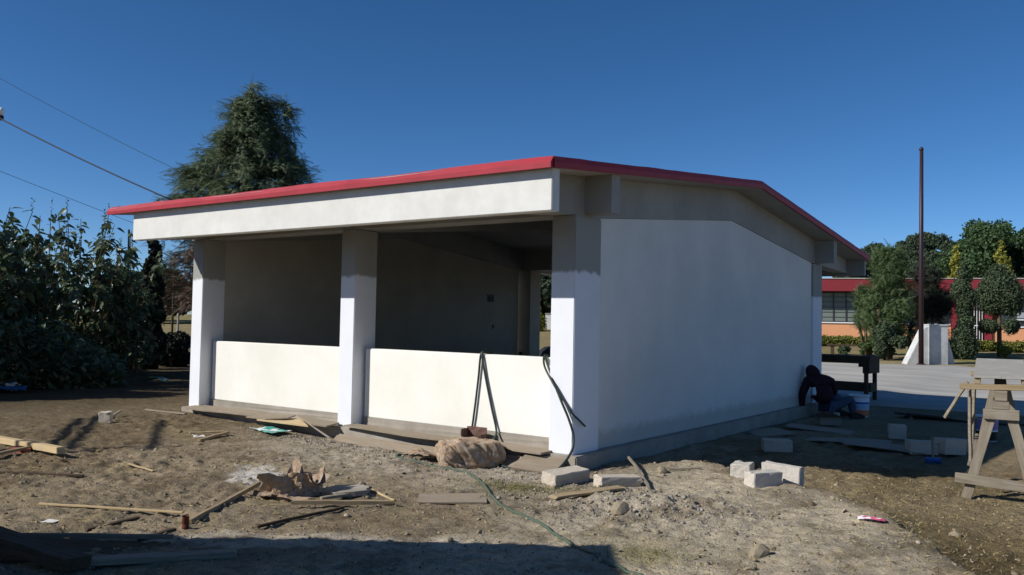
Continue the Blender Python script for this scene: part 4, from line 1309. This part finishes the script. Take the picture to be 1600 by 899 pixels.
# full cement bag with crushed wrappers behind and beside it
def sack(name, label, loc, rz, dims, seed, tilt=(0, 0)):
    t = thing(name, label, "bag", loc, rz)
    rr = np.random.RandomState(seed)
    a, b, c_ = dims
    bm = bmesh.new()
    bmesh.ops.create_icosphere(bm, subdivisions=6, radius=1)
    P = np.array([v.co[:] for v in bm.verts])
    e = .62
    S = np.sign(P) * np.abs(P) ** e
    S = S / np.maximum(np.abs(S).max(axis=1, keepdims=True), 1e-6) * (np.linalg.norm(P, axis=1, keepdims=True) ** 1) * .35 + S * .65
    Q = S * np.array([a, b, c_]) / 2
    pinch = 1 - .55 * np.abs(P[:, 0:1]) ** 4
    Q[:, 2:3] *= pinch
    nx_ = Q[:, 0]; ny_ = Q[:, 1]; nz_ = Q[:, 2]
    A1, A2 = nx_ * 1.3 + nz_ * 1.1 + 5, ny_ * 1.3 - nz_ * .9 + 9
    w1 = fbm(A1, A2, 3.0, 3, seed) * .16
    cr1 = np.exp(-(fbm(A1, A2, 3.6, 2, seed + 3) / .035) ** 2) * -.030
    cr2 = np.exp(-(fbm(A1 + .4 * A2, A2, 8.5, 2, seed + 4) / .05) ** 2) * -.016
    w3 = -.030 * np.abs(np.sin(9 * ny_ + 7 * nz_ + 4 * nx_)) * np.abs(P[:, 0]) ** 1.5
    nrm_ = norm(P)
    Q = Q + nrm_ * (w1 + cr1 + cr2 + w3)[:, None]
    Q[:, 2] = np.maximum(Q[:, 2], -c_ * .40) + c_ * .40
    for v, q in zip(bm.verts, Q): v.co = q
    me = bpy.data.meshes.new("paper_body"); bm.to_mesh(me); bm.free()
    link("paper_body", me, PAPER, t, True)
    return t
sk_ = sack("cement_bag", "full brown paper cement bag slumped at the foot of the right bay", (-1.00, -.44, gz(-1.0, -.44) - .01), R(52), (.78, .48, .33), 4)
INK = M_flat("faded_print", lin((120, 92, 92)), .9, .3, 30, .1)
sheet("crushed_paper", "crumpled brown paper wrapper left of the full cement bag", "paper", .42, .34, (-1.62, -.50, gz(-1.62, -.5) + .005), R(25), PAPER, 12, .17, 14, "crumpled cement paper")
sheet("crushed_paper", "small crumpled brown paper tucked behind the white plank stub", "paper", .34, .26, (-1.42, -.22, gz(-1.42, -.22) + .005), R(70), PAPER, 13, .15, 12, "crumpled cement paper")
bx = thing("carton_scrap", "dark crushed carton leaning on the wall behind the cement bag", "carton", (-1.30, .0, -.01), R(5))
for x0, x1, y0, y1, z0, z1 in ((-.14, .13, .05, .062, 0, .19), (-.14, -.128, -.08, .05, 0, .17), (.118, .13, -.08, .05, 0, .12), (-.128, .118, -.075, .05, .001, .012)):
    MB().box(x0, x1, y0, y1, z0, z1).build("carton_wall", M_flat("dark_carton", lin((106, 82, 72)), .9, .25, 8, .3) if x0 == -.14 and y0 == .05 else bpy.data.materials["dark_carton"], bx, rough=.006, seed=int(z1 * 100))
# torn paper bag and its rag of wrapper, beside a hardened cement spill
tb = thing("torn_cement_bag", "torn brown paper bag standing crumpled beside the grey cement spill", "bag", (-1.16, -2.72, gz(-1.16, -2.72)), R(30))
def paper_tube(parent, seed, rx, ry, h, loc, rot, open_=.35):
    """upright crumpled paper sleeve with deep folds and a torn rim"""
    rr = np.random.RandomState(seed); n, m_ = 34, 9
    ph = rr.uniform(0, 6.28, 4); fr = (3, 5, 7, 11)
    vs, fs = [], []
    for j in range(m_ + 1):
        q = j / m_
        for i in range(n):
            a = 2 * math.pi * i / n
            k = 1 + sum(.11 / (1 + .25 * u) * math.sin(fr[u] * a + ph[u] + q * (1.2 + u)) for u in range(4)) * (.6 + q)
            k *= 1 - .18 * math.sin(math.pi * q) + open_ * q * q * (.5 + .5 * math.sin(a * 2 + ph[0]))
            z = h * q * (1 + .35 * math.sin(2 * a + ph[1]) * q + .22 * math.sin(5 * a + ph[2]) * q) + rr.uniform(-.01, .01)
            vs.append((rx * k * math.cos(a) + rr.uniform(-.008, .008), ry * k * math.sin(a) + rr.uniform(-.008, .008), max(z, 0)))
    for j in range(m_):
        for i in range(n):
            fs.append((j * n + i, j * n + (i + 1) % n, (j + 1) * n + (i + 1) % n, (j + 1) * n + i))
    o = link("paper_sleeve", MB().add(vs, fs).mesh("paper_sleeve"), PAPER, parent, False, loc, rot)
    so = o.modifiers.new("thickness", 'SOLIDIFY'); so.thickness = .003
paper_tube(tb, 5, .21, .14, .20, (-.04, .0, -.01), (0, R(-8), R(20)))
paper_tube(tb, 9, .12, .10, .20, (.10, .10, -.01), (R(-10), R(12), R(70)), .6)
for i, (dx, dy, w_, h_, rz) in enumerate(((-.20, -.10, .22, .20, 10), (.05, -.17, .30, .14, -15))):
    sheet("paper_flap", None, None, w_, h_, (dx, dy, .0), R(rz), PAPER, 30 + i, .09, 10, parent=tb)
pts = []
rr = random.Random(8)
for i in range(18):
    a = 2 * math.pi * i / 18
    pts.append((math.cos(a) * .27 * rr.uniform(.75, 1.15), math.sin(a) * .19 * rr.uniform(.75, 1.15)))
slab_obj("cement_lump", "flat grey lump of hardened cement beside the torn paper bag", "cement", pts, .045, CONC, (-.93, -2.36, gz(-.93, -2.36) - .015), R(35), None, (0, R(-3)), warp=.012, seed=4)

# hoses
def smooth_path(pts, n=8):
    P = [Vector(p) for p in pts]; out = []
    for i in range(len(P) - 1):
        p0, p1, p2, p3 = P[max(i - 1, 0)], P[i], P[i + 1], P[min(i + 2, len(P) - 1)]
        for k in range(n):
            t = k / n
            out.append(.5 * ((2 * p1) + (p2 - p0) * t + (2 * p0 - 5 * p1 + 4 * p2 - p3) * t * t + (3 * p1 - p0 - 3 * p2 + p3) * t ** 3))
    return out + [P[-1]]
def on_ground(pts, r):
    return [(x, y, gz(x, y) + r * .8) for x, y in pts]
pth = smooth_path([(-1.75, .02), (-1.94, -.45), (-1.92, -.66), (-1.60, -.78), (-1.25, -.76), (-.65, -.90), (-.17, -1.28), (.30, -1.72), (.66, -1.95), (1.11, -2.17), (1.49, -2.42), (1.86, -2.68), (2.16, -2.86), (2.6, -3.1)], 10)
pth = [(p.x, p.y) for p in pth]
tag(MB().tube(on_ground(pth, .013), .013, 8).build("garden_hose", HOSED, None, True), "dusty green hose snaking over the ground from the cement bag to the bottom edge", "hose")
wz = 1.042
g1 = smooth_path([(-1.37, .45, .80), (-1.366, .36, 1.02), (-1.368, .26, 1.044), (-1.369, .172, 1.03), (-1.395, .165, .75), (-1.445, .163, .35), (-1.485, .15, .10), (-1.50, .02, .04), (-1.48, -.15, -.10)], 8)
tag(MB().tube(g1, .013, 8).build("hose_length", HOSE, None, True), "dark hose hanging over the low wall, left leg of the inverted V", "hose", "hoses draped over the low wall")
g2 = smooth_path([(-1.335, .45, .80), (-1.34, .36, 1.02), (-1.345, .26, 1.046), (-1.35, .172, 1.03), (-1.285, .165, .75), (-1.19, .163, .42), (-1.10, .15, .14), (-1.06, .03, .05), (-.96, -.14, -.03), (-.80, -.28, -.12), (-.52, -.36, -.152), (-.22, -.38, -.150), (.02, -.32, -.13), (.10, -.14, .04), (.085, -.055, .20), (.02, -.045, .38), (-.10, -.04, .60), (-.26, .02, .84), (-.40, .12, 1.0), (-.47, .20, 1.046), (-.49, .30, 1.04), (-.50, .40, .95), (-.50, .42, .7)], 8)
tag(MB().tube(g2, .0135, 8).build("hose_length", HOSE, None, True), "dark hose looping from the inverted V down and up to the right column", "hose", "hoses draped over the low wall")
g3 = smooth_path([(-.52, .42, .8), (-.515, .36, 1.0), (-.50, .26, 1.05), (-.46, .16, 1.02), (-.36, .04, .92), (-.20, -.035, .76), (-.06, -.03, .58), (.04, -.03, .46), (.075, .06, .38), (.07, .2, .30)], 8)
tag(MB().tube(g3, .012, 8).build("hose_length", HOSE, None, True), "thin hose strand crossing the right column behind the loop", "hose", "hoses draped over the low wall")

# dark tub outside the rear opening
tb2 = thing("water_tub", "black rounded tub upside down, seen through the rear opening beside the right column", "tub", (-6.62, 9.7, hz(-6.6, 9.7)))
MB().lathe([(.50, 0), (.52, .03), (.50, .05), (.48, .40), (.45, .68), (.37, .86), (.22, .97), (.01, 1.0)], 24).build("shell", BLACKP, tb2, True)
MB().lathe([(.515, .02), (.54, .03), (.54, .06), (.512, .07)], 24, cap=False).build("rim", BLACKP, tb2, True)

# ------------------------------------------------------------------ person crouching at the far end of the wall
def skin_body(name, joints, bones, mat, parent, root, sub=2):
    me = bpy.data.meshes.new(name)
    names = list(joints)
    me.from_pydata([joints[k][0] for k in names], [(names.index(a), names.index(b)) for a, b in bones], [])
    o = bpy.data.objects.new(name, me); COL.objects.link(o)
    sk = o.modifiers.new("skin", 'SKIN')
    sv = me.skin_vertices[0].data
    for i, k in enumerate(names):
        r = joints[k][1]
        sv[i].radius = r if isinstance(r, tuple) else (r, r)
        sv[i].use_root = (k == root)
    ss = o.modifiers.new("sub", 'SUBSURF'); ss.levels = sub; ss.render_levels = sub
    dg = bpy.context.evaluated_depsgraph_get()
    m2 = bpy.data.meshes.new_from_object(o.evaluated_get(dg))
    bpy.data.objects.remove(o)
    return link(name, m2, mat, parent, True)
JACKET = M_flat("dark_maroon_jacket", (0.040, 0.022, 0.028), .95, .25, 14, .4, .05)
JEANS = M_flat("blue_jeans", (0.06, 0.085, 0.13), .9, .2, 16, .3, .1)
SKIN = M_flat("skin", lin((150, 108, 84)), .55, .08, 20, .05)
BOOT = M_flat("dark_boots", (0.03, 0.025, 0.022), .6, .2, 12, .1)
pr = thing("person", "person in a dark hooded jacket and blue jeans, crouching at the end wall's far end", "person", (.36, 7.85, hz(.36, 7.85) + .01), R(36))
J = {
 'pelvis': ((.05, 0, .24), (.18, .16)), 'waist': ((.03, .0, .38), (.19, .16)), 'chest': ((-.01, .03, .55), (.20, .16)), 'upper': ((-.04, .06, .66), (.17, .12)),
 'neck': ((-.09, .12, .70), (.07, .07)),
 'shL': ((-.21, .05, .62), (.085, .085)), 'elL': ((-.31, .03, .38), (.062, .062)), 'wrL': ((-.285, .10, .15), (.045, .045)),
 'shR': ((.16, .07, .62), (.085, .085)), 'elR': ((.27, .16, .42), (.062, .062)), 'wrR': ((.12, .33, .36), (.045, .045))}
B = [('pelvis', 'waist'), ('waist', 'chest'), ('chest', 'upper'), ('upper', 'neck'), ('upper', 'shL'), ('shL', 'elL'), ('elL', 'wrL'), ('upper', 'shR'), ('shR', 'elR'), ('elR', 'wrR')]
pr.scale = (1.12, 1.12, 1.06)
body = skin_body("body", J, B, JACKET, pr, 'pelvis')
J2 = {'pel': ((.06, 0, .22), (.15, .13)), 'hipL': ((.13, -.07, .20), (.10, .10)), 'knL': ((.46, -.02, .33), (.072, .072)), 'anL': ((.50, .02, .08), (.055, .055)),
      'hipR': ((.12, .09, .20), (.10, .10)), 'knR': ((.36, .30, .36), (.072, .072)), 'anR': ((.40, .34, .08), (.055, .055))}
skin_body("jeans", J2, [('pel', 'hipL'), ('hipL', 'knL'), ('knL', 'anL'), ('pel', 'hipR'), ('hipR', 'knR'), ('knR', 'anR')], JEANS, pr, 'pel')
hd = {'nk': ((-.09, .12, .69), .055), 'hb': ((-.11, .17, .745), (.085, .095)), 'ht': ((-.12, .21, .815), (.075, .085))}
skin_body("head", hd, [('nk', 'hb'), ('hb', 'ht')], SKIN, pr, 'nk')
ho = {'n': ((-.085, .09, .67), (.13, .11)), 'a': ((-.105, .13, .755), (.118, .115)), 'b': ((-.12, .17, .83), (.098, .10)), 'c': ((-.125, .15, .885), (.035, .04))}
skin_body("hood", ho, [('n', 'a'), ('a', 'b'), ('b', 'c')], JACKET, pr, 'n')
def hand(w_, d_, side):
    w_ = Vector(w_); d_ = Vector(d_).normalized(); s_ = d_.cross(Vector((0, 1, 0.3))).normalized(); up_ = s_.cross(d_)
    j = {'w': (w_, .028), 'p': (w_ + d_ * .05, (.038, .020)), 'k': (w_ + d_ * .09, (.040, .016))}
    b_ = [('w', 'p'), ('p', 'k')]
    for i, L in enumerate((.062, .072, .068, .052)):
        o = s_ * (-.030 + .020 * i)
        j[f'a{i}'] = (w_ + d_ * .098 + o, .0095); j[f'b{i}'] = (w_ + d_ * (.098 + L * .5) + o * 1.1 - up_ * .008, .0088); j[f'c{i}'] = (w_ + d_ * (.098 + L * .9) + o * 1.1 - up_ * .028, .0075)
        b_ += [('k', f'a{i}'), (f'a{i}', f'b{i}'), (f'b{i}', f'c{i}')]
    j['t1'] = (w_ + d_ * .045 - s_ * .045 * side, .011); j['t2'] = (w_ + d_ * .085 - s_ * .060 * side - up_ * .01, .009)
    b_ += [('p', 't1'), ('t1', 't2')]
    skin_body("hand", j, b_, SKIN, pr, 'w', 1)
hand((-.283, .11, .13), (0.05, .25, -.9), 1)
hand((.10, .345, .352), (-.8, .3, -.25), -1)
for x, y in ((.52, .05), (.42, .37)):
    MB().prism([(x - .06, 0), (x + .17, 0), (x + .19, .03), (x + .14, .065), (x + .05, .10), (x - .06, .10)], 1, y - .045, y + .045).build("boot", BOOT, pr, bevel=.015)
block("low block the crouching person sits on", (.43, 7.92, hz(.43, 7.92)), R(36), (.38, .2, .12), BG, (0, 0), 12)

# ------------------------------------------------------------------ workbench behind
wb = thing("workbench", "long dark wooden workbench with a low shelf, standing in the shade behind the person", "workbench", (.16, 11.95, hz(.2, 11.95)), R(-5))
MB().box(-2.6, .16, -.38, .38, .93, .99).build("top", WOODD, wb, bevel=.006)
MB().box(-2.5, .06, -.365, -.335, .83, .928).build("apron", WOODD, wb)
MB().box(-2.5, .06, .335, .365, .83, .928).build("apron", WOODD, wb)
MB().box(-.02, .12, -.33, .33, .62, .928).build("end_panel", WOODD, wb)
for x in (-2.4, 0):
    for y in (-.31, .23):
        MB().box(x, x + .075, y, y + .075, -.12, .925 if x < -1 else .618).build("leg", WOODD, wb)
MB().box(-2.45, .11, -.20, .20, .22, .40).build("shelf", WOODD, wb)
MB().box(-.10, -.0201, -.36, -.30, .76, .829).build("vice_jaw", DARK, wb)

# ------------------------------------------------------------------ buckets
def bucket(label, loc, rz, r, h, bands, seed):
    t = thing("plastic_bucket", label, "bucket", loc, rz, "plastic buckets in the shade")
    MB().lathe([(r * .86, 0), (r * .9, .01), (r, h), (r * .95, h), (r * .82, .02), (.001, .02)], 28, cap=False).build("body", WHITEP, t, True)
    for z0, z1, m_ in bands:
        ra, rb = r * (.9 + .1 * z0) + .0015, r * (.9 + .1 * z1) + .0015
        MB().lathe([(ra, z0 * h), (rb, z1 * h)], 28, cap=False).build("label_band", m_, t, True)
    MB().lathe([(r, h - .03), (r + .012, h - .028), (r + .014, h - .005), (r + .004, h + .004), (r - .006, h)], 28, cap=False).build("rim", WHITEP, t, True)
    hp = [(math.cos(a) * (r + .012), -.03 - .12 * math.sin(a), h - .05 + .03 * math.sin(a)) for a in np.linspace(0, math.pi, 14)]
    MB().tube(hp, .004, 6).build("handle", DARK, t)
BL = M_flat("blue_label", lin((40, 100, 176)), .5, .1, 5, .0)
OR = M_flat("orange_label", lin((206, 120, 86)), .5, .1, 5, .0)
LB = M_flat("pale_blue_label", lin((150, 184, 214)), .5, .1, 5, .0)
VI = M_flat("violet_label", lin((140, 130, 180)), .5, .1, 5, .0)
bucket("white bucket with a blue and an orange band, beside the crouching person", (.78, 8.72, hz(.78, 8.72)), R(36), .175, .40, [(.05, .34, OR), (.36, .58, LB), (.60, .70, BL)], 1)
bucket("pale violet bucket in the shade behind the trestle's legs", (3.12, 6.6, hz(3.12, 6.6)), R(30), .15, .38, [(.45, .85, VI), (.05, .40, DARK)], 2)

# cardboard and boards in the shade
CG = "cardboard sheets in the shade of the house"
CARD = M_flat("grey_brown_cardboard", lin((150, 140, 126)), .9, .15, 4, .2)
slab_obj("cardboard_sheet", "square cardboard sheet in the shade nearest the end wall's foot", "cardboard", [(-.30, -.26), (.32, -.24), (.28, .27), (-.3, .25)], .012, CARD, (.42, 4.95, gz(.42, 4.95) + .02), R(52), CG, (R(2), R(-3)), warp=.01, seed=1)
slab_obj("cardboard_sheet", "narrow cardboard sheet in the shade, in front of the open carton", "cardboard", [(-.50, -.13), (.50, -.15), (.52, .13), (-.48, .17)], .012, CARD, (.84, 6.05, gz(.84, 6.05) + .02), R(5), CG, (R(3), R(4)), warp=.015, seed=2)
slab_obj("cardboard_sheet", "long pointed cardboard sheet, the left of the two before the block row", "cardboard", [(-.62, -.10), (.1, -.2), (.55, -.06), (.50, .22), (-.55, .18)], .012, CARD, (1.66, 4.75, gz(1.66, 4.75) + .02), R(4), CG, (R(2), R(-2)), warp=.018, seed=3)
slab_obj("cardboard_sheet", "long cardboard sheet touching the block row's left end", "cardboard", [(-.58, -.12), (.4, -.22), (.58, .05), (.5, .22), (-.5, .2)], .012, CARD, (2.22, 4.52, gz(2.22, 4.52) + .03), R(14), CG, (R(3), R(3)), warp=.015, seed=4)
slab_obj("dark_tarp", "dark rumpled sheet lying at the yard's edge behind the trestle", "sheet", [(-1.1, -.3), (.9, -.4), (1.2, .1), (.4, .4), (-.9, .3)], .03, M_flat("dark_sheet_cloth", (.035, .033, .03), .9, .3, 6, .4), (2.35, 9.5, gz(2.35, 9.5)), R(10), None, (0, 0), warp=.05, seed=5)
plank("wood_lath", "pale lath at the left end of the dark rumpled sheet", "lath", (1.32, 9.6), (1.62, 9.0), .04, .03, WOODG, LG, (.06, .0), seed=30)
ct = thing("open_carton", "small open carton with a raised dark lid, in the shade by the person", "carton", (.72, 7.0, hz(.72, 7.0)), R(30))
MB().box(-.17, .17, -.13, .13, 0, .14).build("carton_body", CARD, ct, bevel=.004)
MB().prism([(-.20, .141), (.20, .141), (.05, .20), (-.08, .20)], 1, -.20, .16).build("carton_lid", WOODD, ct)
bl = thing("blue_scrub_brush", "blue scrub brush with a pale stick handle by the shaded block row", "brush", (2.90, 3.75, hz(2.9, 3.75)), R(25))
MB().box(-.09, .09, -.035, .035, .03, .065).build("head", BL, bl, bevel=.008)
MB().box(-.085, .085, -.03, .03, 0, .029).build("bristles", M_flat("blue_bristle", lin((36, 80, 130)), .9, .3, 40, .6), bl, rough=.006)
MB().bar((0, 0, .06), (.10, .42, .27), .026, .026).build("handle", WOODG, bl)
BLOCKROWDONE = True

# ------------------------------------------------------------------ trestle with scaffold board
sx, sy = 3.86, 1.76
TZ = R(7)
sh = thing("saw_horse", "weathered wooden trestle with splayed legs at the right edge of the photo", "trestle", (sx, sy, hz(sx, sy)), TZ)
rr = random.Random(5)
def leg(p, q, wd, th, mat=WOODG, nm="leg", par=sh):
    m = MB(); P_, Q_ = Vector(p), Vector(q); L = (Q_ - P_).length
    m.bar((-L / 2, 0, 0), (L / 2, 0, 0), wd, th, (0, 0, 1), .003, 5, rr)
    o = m.build(nm, mat, par, bevel=.003)
    d = (Q_ - P_).normalized()
    o.rotation_mode = 'QUATERNION'
    xa = d; ya = Vector((0, 1, 0)) - d * d.y; ya.normalize(); za = xa.cross(ya)
    o.rotation_quaternion = Matrix((xa, za * -1, ya)).transposed().to_quaternion() if False else Matrix((xa, ya.cross(xa) * -1, ya)).transposed().to_quaternion()
    o.location = (P_ + Q_) / 2
    return o
for s_ in (-1, 1):
    leg((s_ * .305, -.02, -.02), (s_ * .07, 0, .86), .09, .04)
    leg((s_ * .27, 1.02, -.02), (s_ * .06, .98, 1.01), .075, .035)
MB().prism([(-.045, .955), (1.08, 1.03), (1.08, 1.13), (-.045, 1.06)], 0, -.055, .055).build("ridge_beam", WOODG, sh, bevel=.005)
MB().box(-.155, .155, -.062, -.022, .775, .875).build("tie_block", WOODG, sh, bevel=.004)
MB().box(-.07, .07, -.05, .05, .877, .953).build("tie_block", WOODG, sh, bevel=.004)
leg((-.40, -.065, .185), (.50, -.065, .13), .095, .035, WOODG, "brace")
leg((.30, .0, .16), (.235, 1.0, .22), .07, .03, WOODG, "brace")
leg((-.27, .05, .30), (-.215, 1.0, .50), .05, .028, WOODG, "brace")
leg((.215, .03, .45), (.18, 1.0, .48), .06, .03, WOODG, "brace")
# cross pieces laid on the trestle, board on top, hanging battens
def tpos(x, y, z):
    c_, s_ = math.cos(TZ), math.sin(TZ)
    return (sx + x * c_ - y * s_, sy + x * s_ + y * c_, hz(sx, sy) + z)
cp = MB().bar((-.34, 0, 0), (.34, 0, 0), .06, .055, (0, 0, 1), .002, 5, rr).build("cross_piece", WOOD, None, bevel=.004)
cp.location = tpos(-.02, -.02, 1.088); cp.rotation_euler = (0, R(-1), TZ)
tag(cp, "pale cross piece resting on the trestle, under the front of the board", "batten", "cross pieces under the scaffold board")
cp = MB().bar((-.30, 0, 0), (.30, 0, 0), .06, .055, (0, 0, 1), .002, 5, rr).build("cross_piece", WOOD, None, bevel=.004)
cp.location = tpos(.02, 1.0, 1.162); cp.rotation_euler = (0, 0, TZ)
tag(cp, "cross piece resting on the trestle, under the back of the board", "batten", "cross pieces under the scaffold board")
m = MB()
sb = thing("scaffold_board", "grey work board lying on the trestle, splashed with white", "board", tpos(0, 0, 1.116), TZ)
sb.rotation_euler = (R(4.2), 0, TZ)
SPL = M_wood("splashed_board", lin((176, 172, 162)), lin((150, 146, 138)), lin((205, 203, 198)))
m2 = MB()
for i in range(1):
    MB().box(-.235, .235, -.07, 1.60, .062, .084).build("board_plank", SPL, sb, bevel=.003)
for x in (-.232, .176):
    MB().box(x, x + .055, -.05, 1.5, 0.001, .061).build("rail", WOOD, sb, bevel=.003)
BT = "battens hanging off the trestle"
for lab, p, q, wd in (("thin upright batten at the trestle's left side, nearest the viewer", (-.275, .10, 1.06), (-.265, .14, .30), .032), ("thin upright batten behind the nearest one at the trestle's left side", (-.24, .75, 1.10), (-.26, .80, .35), .03), ("slanting thin batten leaning out to the left of the trestle", (-.30, .5, 1.10), (-.52, .62, .70), .032), ("thin upright batten at the right side of the trestle", (.285, .6, 1.10), (.285, .62, .62), .032)):
    o = MB().bar(tpos(*p), tpos(*q), wd, .022, (.5, .8, 0), .002, 5, rr).build("hanging_batten", WOODG, None, bevel=.002)
    tag(o, lab, "batten", BT)

# ------------------------------------------------------------------ stones, clods, pebbles, straw
SM = [stone_mesh(i, 2) for i in range(6)]
for m_ in SM: m_.materials.append(STONE)
def stone(label, x, y, s, group, seed, flat=.65):
    rr2 = random.Random(seed)
    o = bpy.data.objects.new("stone", SM[seed % 6]); COL.objects.link(o)
    o.location = (x, y, gz(x, y) + s * flat * .25)
    o.scale = (s, s * rr2.uniform(.7, 1), s * flat); o.rotation_euler = (rr2.uniform(-.3, .3), rr2.uniform(-.3, .3), rr2.uniform(0, 6.28))
    return tag(o, label, "stone", group)
stone("flat pale stone between the corner blocks and the small pale block", .96, .30, .095, None, 1, .5)
stone("squarish dark stone in the middle of the grey rubble", 1.52, -1.62, .085, None, 2, .8)
stone("pale clod low on the dirt mound, with a twig beside it", 2.86, -2.10, .085, None, 3, .8)
stone("pale flat stone at the bottom edge of the dirt mound", 2.92, -2.42, .05, None, 4, .4)
stone("pale stone alone on the brown ground at the lower right", 3.76, -.18, .055, None, 5, .8)
stone("pale stone standing with its shadow right of the torn paper bag", -1.05, -2.05, .06, None, 6, .9)
rs = np.random.RandomState(120)
for i in range(100):
    q = rs.rand()
    if q < .4: x, y = rs.normal(1.55, .55), rs.normal(-1.25, .4)
    elif q < .6: x, y = rs.uniform(-3.5, .3), rs.normal(-.7, .3)
    else: x, y = rs.uniform(-5.5, 3.4), rs.uniform(-4.3, -.9)
    if x > .2 and y > .4: y = -.2
    stone("small loose stone on the bare ground", x, y, rs.uniform(.012, .03), "small loose stones on the bare ground", 200 + i, rs.uniform(.5, .9))
# pebbles and crumbs too many to count
ico_v = np.array([(0, 0, 1), (.89, 0, .45), (.28, .85, .45), (-.72, .53, .45), (-.72, -.53, .45), (.28, -.85, .45), (.72, .53, -.45), (-.28, .85, -.45), (-.89, 0, -.45), (-.28, -.85, -.45), (.72, -.53, -.45)])
ico_f = np.array([(0, 1, 2), (0, 2, 3), (0, 3, 4), (0, 4, 5), (0, 5, 1), (1, 6, 2), (2, 7, 3), (3, 8, 4), (4, 9, 5), (5, 10, 1), (2, 6, 7), (3, 7, 8), (4, 8, 9), (5, 9, 10), (1, 10, 6)])
def crumbs(name, label, n, smin, smax, mat, seed, fn):
    rs = np.random.RandomState(seed)
    x, y = fn(rs, n)
    z = smooth_h(x, y, .14 * fbm(x, y, 1.6, 4, 11)) + micro(x, y)
    ok = ~((x > -7.15) & (x < .14) & (y > -.08)) & ~((x > -1.35) & (x < -.7) & (y > -.7) & (y < -.2))
    x, y, z = x[ok], y[ok], z[ok]; n = len(x)
    s = smin * (smax / smin) ** (rs.rand(n) ** 2.2)
    fz = norm(np.array([[0, 0, 1.0]]) + rs.normal(size=(n, 3)) * .5); fx = norm(np.cross(fz, rdir(rs, n))); fy = np.cross(fz, fx)
    sc = np.stack([s, s * rs.uniform(.6, 1, n), s * rs.uniform(.45, .9, n)], -1)
    V_, F_ = scatter(ico_v, ico_f, np.stack([x, y, z + s * .15], -1), fx, fy, fz, sc)
    V_ = V_ + rs.normal(size=V_.shape) * np.repeat(s, len(ico_v))[:, None] * .13
    tag(link(name, np_mesh(name, V_, F_), mat), label, name, kind="stuff")
def area(rs, n):
    d = rs.uniform(0, 1, n) ** .7 * 9 + 2.0
    a = R(90) + R(36.2) + R(1) * rs.uniform(-34, 34, n)
    return CAM.x + d * np.cos(a), CAM.y + d * np.sin(a)
def rubble(rs, n):
    return rs.normal(1.55, .55, n), rs.normal(-1.25, .36, n)
def wallfoot(rs, n):
    return rs.uniform(-5.0, .6, n), -.30 - np.abs(rs.normal(0, .28, n))
SOILP = NT("earth_crumb"); _g = SOILP.n("ShaderNodeNewGeometry")
SOILP.col(SOILP.ramp(_g.outputs['Random Per Island'], [(0, lin((98, 86, 68))), (.6, lin((138, 126, 105))), (1, lin((164, 154, 136)))])); SOILP.rough(.95); SOILP = SOILP.m
GREYP = NT("grey_crumb"); _g = GREYP.n("ShaderNodeNewGeometry")
GREYP.col(GREYP.ramp(_g.outputs['Random Per Island'], [(0, lin((112, 104, 92))), (.6, lin((146, 138, 126))), (1, lin((172, 166, 155)))])); GREYP.rough(.95); GREYP = GREYP.m
crumbs("pebbles", "small pebbles and crumbs of earth over the bare ground", 9000, .003, .015, SOILP, 130, area)
crumbs("earth_clods", "clods of dry earth scattered over the bare ground", 800, .009, .036, SOILP, 133, area)
crumbs("rubble", "grey gravelly rubble heaped in front of the corner blocks", 2300, .003, .018, GREYP, 131, rubble)
crumbs("mortar_crumbs", "mortar crumbs along the foot of the front wall", 3000, .004, .017, GREYP, 132, wallfoot)
STRAW = M_leaf("dry_straw", lin((150, 134, 96)), lin((190, 172, 122)), .15, .8)
GRASS = M_leaf("faded_grass", lin((84, 92, 44)), lin((140, 136, 78)), .2, .7)
def straws(name, label, n, mat, seed, fn, L=(.03, .11), lift=.35, wd=.0022):
    rs = np.random.RandomState(seed)
    x, y = fn(rs, n)
    ok = ~((x > -7.15) & (x < .14) & (y > -.08)); x, y = x[ok], y[ok]; n = len(x)
    z = smooth_h(x, y, .14 * fbm(x, y, 1.6, 4, 11)) + micro(x, y)
    a = rs.uniform(0, 6.28, n)
    D = norm(np.stack([np.cos(a), np.sin(a), np.abs(rs.normal(0, lift, n))], -1))
    fx, fy, fz = frames(D, np.array([[0, 0, 1.0]]) + rs.normal(size=(n, 3)) * .3)
    l = rs.uniform(*L, n)
    sc = np.stack([l, np.full(n, wd) / .5, l], -1)
    t = scatter([(0, -.5, 0), (0, .5, 0), (.55, .4, .06), (.55, -.4, .06), (1, 0, -.02)], [(0, 3, 2, 1), (3, 4, 2, 2)], np.stack([x, y, z + .001], -1), fx, fy, fz, sc)
    tag(leaves_obj(name, mat, [t]), label, name, kind="stuff")
straws("dry_straw", "dry straw and chips strewn over the bare ground", 9000, STRAW, 140, area, (.015, .07), .22, .0042)
def gpatch(rs, n):
    k = rs.rand(n)
    cx = np.where(k < .55, .15, np.where(k < .8, 2.15, .75)); cy = np.where(k < .55, -1.15, np.where(k < .8, -2.45, -.98))
    return cx + rs.normal(0, .28, n), cy + rs.normal(0, .12, n)
straws("faded_grass", "patches of short faded grass by the corner blocks and the bottom edge", 1300, GRASS, 141, gpatch, (.015, .06), 1.0, .002)
def rpatch(rs, n):
    x = rs.uniform(2.2, 6.5, n); y = rs.uniform(-3, 2.2, n)
    e = edge_d(x, y); ok = e > .1
    return np.where(ok, x, x + 3), np.where(ok, y, y + 3)
straws("dead_grass", "thin dead grass on the brown ground at the lower right", 9000, M_leaf("dead_grass_blade", lin((92, 80, 50)), lin((160, 144, 100)), .1, .9), 142, rpatch, (.015, .055), .5, .0022)
